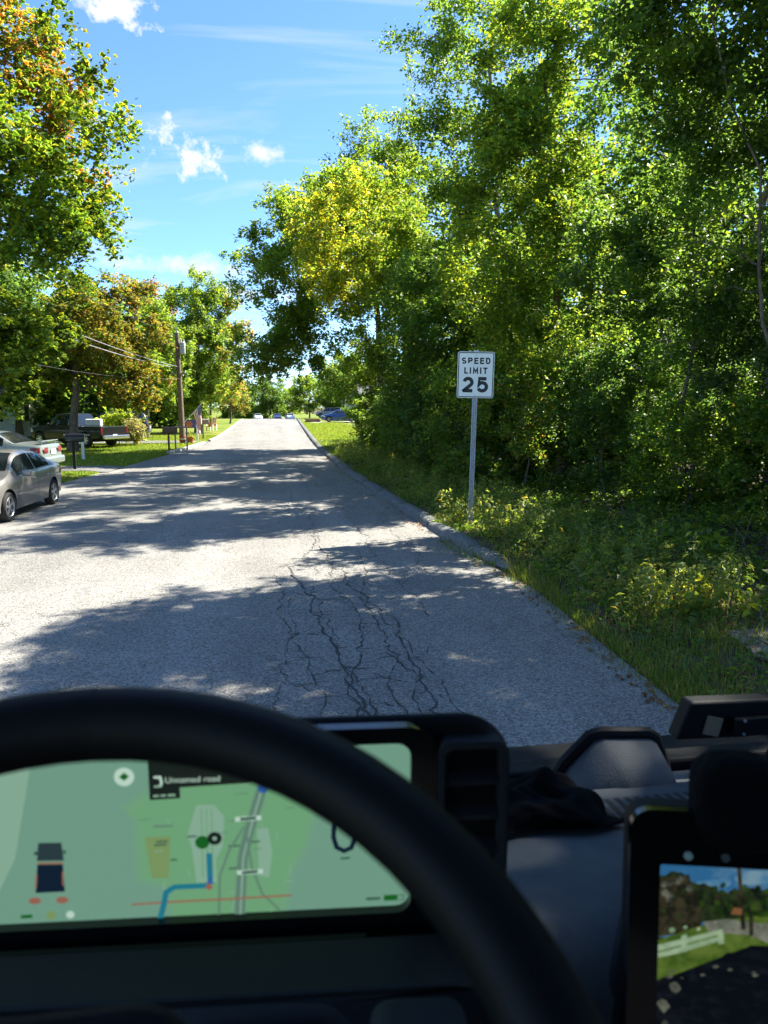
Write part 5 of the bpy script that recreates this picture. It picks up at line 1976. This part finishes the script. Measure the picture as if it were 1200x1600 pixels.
# lower panel with its recess
lp = thing('lower_panel', None, None)
lp.parent = van
lp.location, lp.rotation_euler = inst.location, (0, 0, IY)
vbuild(vb().ring(rounded(-0.50, 0.20, 1.30, 1.700, 0.05, 8), rounded(-0.245, 0.062, 1.45, 1.690, 0.035, 8), 'Y', 0.535, 0.60), 'panel_frame', DASHD, lp, smooth=True, bevel=0.006)
vbuild(vb().box((-0.09, 0.60, 1.57), (0.34, 0.006, 0.26)), 'recess_back', BLACKP, lp)
vbuild(vb().prism(rounded(-0.20, 0.035, 1.52, 1.648, 0.02, 6), 'Y', 0.525, 0.555), 'column_cover', DASH, lp, bevel=0.006)
vbuild(vb().prism(rounded(0.078, 0.155, 1.60, 1.728, 0.018, 6), 'Y', 0.44, 0.50), 'stalk_housing', DASHD, lp, bevel=0.008)
vbuild(vb().tube([(0.128, 0.438, 1.716), (0.142, 0.438, 1.715)], 0.004, 8), 'stalk_button', GALV, lp, smooth=True)

# steering wheel
wheel = thing('steering_wheel', None, None)
wheel.parent = van
WR, WT = 0.2115, 0.0192
tilt, wyaw = 1.106, -0.051
ex = Vector((math.cos(wyaw), math.sin(wyaw), 0))
ez = Vector((-math.sin(wyaw) * math.sin(tilt), math.cos(wyaw) * math.sin(tilt), math.cos(tilt)))
ctr = Vector((-0.0955, 0.3778, 2.0314)) - ez * WR
rim_ = [ctr + (ex * math.sin(2 * math.pi * k / 72) + ez * math.cos(2 * math.pi * k / 72)) * WR for k in range(73)]
vbuild(vb().tube(rim_, WT, 18, caps=False), 'rim', LEATHER, wheel, smooth=True)
ey = ex.cross(ez)
hub = vb()
hub.prism(rounded(-0.075, 0.075, -0.06, 0.05, 0.03, 6), 'Y', -0.02, 0.03)
MH = Matrix.Translation(ctr + Vector((0, 0.04, -0.01))) @ Matrix.Rotation(-tilt, 4, 'X')
hub.v = [tuple(MH @ Vector(p)) for p in hub.v]
vbuild(hub, 'hub', BLACKP, wheel, bevel=0.01)
for a in (90, 180, 270):
    q = ctr + (ex * math.sin(R(a)) + ez * math.cos(R(a))) * WR
    vbuild(vb().tube([ctr + Vector((0, 0.04, -0.01)), (ctr + q) / 2 + Vector((0, 0.02, 0)), q], [0.03, 0.022, 0.018], 10), 'spoke', BLACKP, wheel, smooth=True)

# centre display turned towards the driver
cdp = thing('centre_display', None, None)
cdp.parent = van
MC = Matrix.Translation((0.331, 0.568, 1.822)) @ Matrix.Rotation(R(-14), 4, 'Z') @ Matrix.Rotation(R(-6), 4, 'X') @ Matrix.Scale(0.95, 4)


def cbuild(mb, name, m, smooth=False, bevel=0):
    mb.v = [tuple(MC @ Vector(p)) for p in mb.v]
    return vbuild(mb, name, m, cdp, smooth, bevel)


cbuild(vb().prism(rounded(-0.008, 0.36, -0.29, 0.006, 0.02, 6), 'Y', 0.006, 0.03), 'case', BLACKP, smooth=True, bevel=0.005)
cbuild(vb().ring(rounded(-0.008, 0.36, -0.29, 0.006, 0.02, 6), rounded(0.021, 0.335, -0.262, -0.048, 0.002, 6), 'Y', -0.002, 0.008), 'bezel', GLOSSB)


def scrn(name, c1, c2, scale, lo=0.42, hi=0.6, stretch=(1, 1, 1)):
    m = scr(name, *c1)
    b_ = scr(name + '_b', *c2)
    t = m.node_tree
    p = t.nodes['Principled BSDF']
    co = t.nodes.new('ShaderNodeTexCoord')
    mp = t.nodes.new('ShaderNodeMapping')
    mp.inputs['Scale'].default_value = stretch
    t.links.new(co.outputs['Object'], mp.inputs['Vector'])
    n = t.nodes.new('ShaderNodeTexNoise')
    n.inputs['Scale'].default_value = scale
    n.inputs['Detail'].default_value = 6
    n.inputs['Roughness'].default_value = 0.65
    t.links.new(mp.outputs[0], n.inputs['Vector'])
    r = t.nodes.new('ShaderNodeMapRange')
    r.inputs['From Min'].default_value = lo
    r.inputs['From Max'].default_value = hi
    t.links.new(n.outputs['Fac'], r.inputs['Value'])
    x = t.nodes.new('ShaderNodeMix')
    x.data_type = 'RGBA'
    t.links.new(r.outputs[0], x.inputs['Factor'])
    x.inputs[6].default_value = p.inputs['Emission Color'].default_value
    x.inputs[7].default_value = b_.node_tree.nodes['Principled BSDF'].inputs['Emission Color'].default_value
    t.links.new(x.outputs[2], p.inputs['Emission Color'])
    return m


CM = [scrn('c_sky', (46, 104, 150), (104, 144, 166), 26, 0.46, 0.66, (1, 1, 2.2)), scrn('c_cloud', (66, 122, 160), (120, 154, 170), 40), scrn('c_tree', (14, 24, 14), (46, 62, 30), 90), scrn('c_brown', (28, 27, 18), (62, 58, 40), 80),
      scrn('c_bush', (26, 46, 14), (58, 84, 26), 90), scrn('c_grass', (62, 90, 26), (96, 118, 48), 60), scrn('c_road', (96, 102, 90), (136, 138, 122), 70), scrn('c_shade', (8, 11, 18), (26, 30, 36), 60, 0.5, 0.72, (1, 1, 2.5)),
      scrn('c_fence', (122, 152, 116), (160, 184, 150), 50), scr('c_bar', 140, 172, 148), scr('c_orange', 130, 86, 54), scr('c_green', 20, 92, 34), scrn('c_dapple', (60, 64, 58), (110, 114, 98), 120)]
cg = vb()
cl_ = [0]
CX0, CX1, CZ0, CZ1 = 0.018, 0.338, -0.264, -0.046


def cpoly(pts, mi):
    """pts: photo columns/rows on the centre screen, (1020..1420, 1342..1610)"""
    cl_[0] += 1
    y_ = 0.0042 - 0.00004 * cl_[0]
    q = []
    for a, b in pts:
        u = (a - 1022) / 132.0 * 0.098
        v = (b - 1345 - (a - 1022) * 0.105) / 255.0 * 0.208
        q.append((0.021 + u, y_, -0.048 - v))
    cg.add(q, [tuple(range(len(q)))], mi)


cr_ = random.Random(12)


def jag(a, b, n, amp):
    return [(a[0] + (b[0] - a[0]) * i / n, a[1] + (b[1] - a[1]) * i / n + cr_.uniform(-amp, amp)) for i in range(n + 1)]


E_ = 1440
cpoly([(1022, 1345), (E_, 1345 + 44), (E_, 1660), (1022, 1614)], 7)
cpoly([(1022, 1345), (E_, 1389), (E_, 1480), (1022, 1440)], 0)
for c_ in [(1090, 1378, 26, 6), (1150, 1372, 30, 9), (1175, 1395, 34, 7), (1140, 1400, 20, 4), (1240, 1390, 50, 12)]:
    cpoly([(c_[0] + c_[2] * math.cos(t * 0.4), c_[1] + c_[3] * math.sin(t * 0.4)) for t in range(16)], 1)
cpoly(jag((1022, 1362), (1062, 1362), 8, 4) + jag((1064, 1372), (1100, 1384), 6, 3) + jag((1105, 1388), (1150, 1384), 6, 4) + jag((1160, 1392), (E_, 1420), 14, 4) + [(E_, 1450), (1022, 1420)], 2)
cpoly(jag((1022, 1366), (1060, 1366), 6, 4) + jag((1078, 1400), (1080, 1432), 3, 1) + [(1022, 1440)], 3)
cpoly(jag((1142, 1406), (1170, 1392), 4, 3) + jag((1180, 1396), (E_, 1428), 8, 4) + [(E_, 1470), (1142, 1420)], 4)
for k in range(12):
    a, b, s_ = cr_.uniform(1030, 1064), cr_.uniform(1366, 1396), cr_.uniform(2, 5)
    cpoly([(a + s_ * math.cos(t), b + s_ * math.sin(t)) for t in range(0, 6)], 12)
for k in range(90):
    a = cr_.uniform(1022, 1250)
    b, s_ = cr_.uniform(1376, 1418) + (a - 1100) * 0.12 * (a > 1100), cr_.uniform(1.5, 5)
    cpoly([(a + s_ * math.cos(t), b + s_ * math.sin(t)) for t in range(0, 6)], cr_.choice((2, 2, 3, 4, 4)))
cpoly([(1080, 1424), (1140, 1416), (E_, 1446), (E_, 1480), (1142, 1452), (1022, 1492), (1022, 1440)], 5)
cpoly([(1080, 1420), (1110, 1418), (1144, 1424), (E_, 1456), (E_, 1490), (1180, 1458), (1140, 1440), (1086, 1432)], 6)
cpoly([(1120, 1375 - 22), (1125, 1354), (1134, 1432), (1128, 1432)], 3)
cpoly([(1114, 1412), (1118, 1404), (1128, 1406), (1128, 1414)], 10)
cpoly([(1137, 1416), (1143, 1416), (1144, 1440), (1138, 1440)], 3)
for k in range(3):
    a, b, s_ = 1040 + 17 * k, 1427 + cr_.uniform(-2, 2), cr_.uniform(2, 4)
    cpoly([(a + 1.2 * s_ * math.cos(t), b + s_ * math.sin(t)) for t in range(0, 6)], 8)
for dz in (0, 10):
    cpoly([(1022, 1446 + dz), (1104, 1430 + dz * 0.8), (1104, 1436 + dz * 0.8), (1022, 1454 + dz)], 8)
for xx in (1056, 1103):
    cpoly([(xx - 4, 1436), (xx + 3, 1434), (xx + 4, 1464 - (xx - 1056) * 0.25), (xx - 3, 1466 - (xx - 1056) * 0.25)], 8)
cpoly([(1022, 1472), (1060, 1464), (1120, 1450), (1118, 1446), (1022, 1462)], 5)
cpoly(jag((1022, 1492), (1110, 1462), 9, 3) + jag((1120, 1460), (1150, 1456), 5, 2) + jag((1170, 1448), (E_, 1470), 8, 3) + [(E_, 1640), (1022, 1580)], 7)
for k in range(9):
    a, b, s_ = cr_.uniform(1030, 1200), cr_.uniform(1472, 1520), cr_.uniform(1.0, 3.2)
    cpoly([(a + 1.8 * s_ * math.cos(t), b + s_ * math.sin(t) * 0.7) for t in range(0, 6)], 12)
for (a, b, s_) in ((1030, 1520, 12), (1034, 1545, 8), (1178, 1530, 11), (1046, 1498, 9)):
    cpoly([(a + 0.8 * s_ * math.cos(t + 0.4) * cr_.uniform(0.5, 1.2), b + s_ * math.sin(t + 0.4) * cr_.uniform(0.5, 1.1)) for t in range(0, 6)], 12)
cpoly([(1022, 1574), (E_, 1618), (E_, 1680), (1022, 1640)], 9)
cpoly([(1044 + 9 * math.cos(t * 0.5), 1599 + 9 * math.sin(t * 0.5)) for t in range(13)], 11)
cbuild(cg, 'screen', CM)
# two sensors above the screen, and the black pod on top
for u, m in ((0.047, mat('sensor_glint', (0.5, 0.62, 0.55), 0.3)), (0.082, mat('sensor_dim', (0.12, 0.14, 0.14), 0.3))):
    cbuild(vb().lathe([(0, -0.0035), (0.0042, -0.0035), (0.0042, -0.001)], (u, 0, -0.038), 'Y', 12), 'sensor', m)
hp = vb()
hv = rounded(0.052, 0.136, -0.03, 0.062, 0.03, 8)
hp.prism(hv, 'Y', -0.018, 0.03)
cbuild(hp, 'camera_pod', CLOTH, smooth=True, bevel=0.014)
cbuild(vb().tube([(0.2, 0.02, -0.2), (0.25, 0.12, -0.25)], 0.03, 8), 'display_arm', BLACKP, smooth=True)

# device standing on the dash at the right, seen against the verge
dv = thing('dash_camera', 'flat black hooded dash device with blue lens at the windshield foot', 'dash camera', (0.80, 1.1, 1.53))
g = MB()
ol = [(-0.098, 0.076), (-0.072, 0.146), (0.13, 0.14), (0.104, 0.070)]
g.prism(ol, 'Y', -0.004, 0.03)
g.build('hood', BLACKP, dv, bevel=0.006)
g = MB().box((0.048, -0.012, 0.099), (0.088, 0.016, 0.036))
g.build('camera_body', GLOSSB, dv, bevel=0.003)
for (a, b) in ((0.022, 0.113), (0.022, 0.088), (0.074, 0.113), (0.074, 0.088)):
    MB().lathe([(0, -0.0225), (0.0028, -0.0225), (0.0028, -0.019)], (a, 0, b), 'Y', 8).build('screw', GALV, dv)
MB().box((-0.03, -0.0065, 0.10), (0.03, 0.004, 0.034), M=Matrix.Rotation(R(14), 3, 'Y')).build('sticker', mat('tan_sticker', (0.3, 0.22, 0.15), 0.7), dv)
MB().lathe([(0, -0.026), (0.009, -0.024), (0.011, -0.019)], (0.083, 0, 0.099), 'Y', 12).build('lens', mat('blue_lens', (0.03, 0.16, 0.5), 0.1, coat=1), dv, smooth=True)
MB().tube([(0.09, 0.0, 0.076), (0.098, 0.0, 0.05), (0.09, 0.0, 0.025), (0.085, 0.0, 0.0)], 0.006, 8).build('stand', BLACKP, dv, smooth=True)

# crumpled black cloth on the dash
rgc = np.random.default_rng(4)
nx_, ny_ = 46, 30
ux, uy = np.meshgrid(np.linspace(-1, 1, nx_), np.linspace(-1, 1, ny_))
rad = np.sqrt(ux ** 2 + uy ** 2)
hgt = np.clip(1.05 - (np.abs(ux) ** 2.6 + np.abs(uy) ** 2.6) ** (1 / 2.6), 0, 1) ** 0.45
wr = 0.5 + 0.28 * np.sin(4.1 * ux + 2.2 * np.sin(2.6 * uy)) + 0.22 * np.sin(7.3 * uy - 3.4 * ux + 1) + 0.12 * np.sin(13 * ux + 9 * uy)
zz = 0.01 + hgt * (0.028 + 0.034 * wr)
X = 0.358 + ux * 0.085 * (1 + 0.08 * np.sin(5 * uy)) + 0.006 * np.sin(11 * uy)
Y = 0.88 + uy * 0.075 * (1 + 0.1 * np.sin(4 * ux))
Z = np.interp(Y, [p[0] for p in prf[:7]][::-1], [p[1] for p in prf[:7]][::-1]) + zz
v = np.stack([X, Y, Z], -1).reshape(-1, 3)
i = np.arange(ny_ - 1)[:, None] * nx_ + np.arange(nx_ - 1)[None]
f = np.stack([i, i + 1, i + nx_ + 1, i + nx_], -1).reshape(-1, 4)
clo = np_mesh('crumpled_cloth', v, f, CLOTH)
clo.data.shade_smooth()
sl = clo.modifiers.new('thick', 'SOLIDIFY')
sl.thickness = 0.003
tag(clo, 'crumpled black cloth bundle lying on the dashboard', 'cloth')
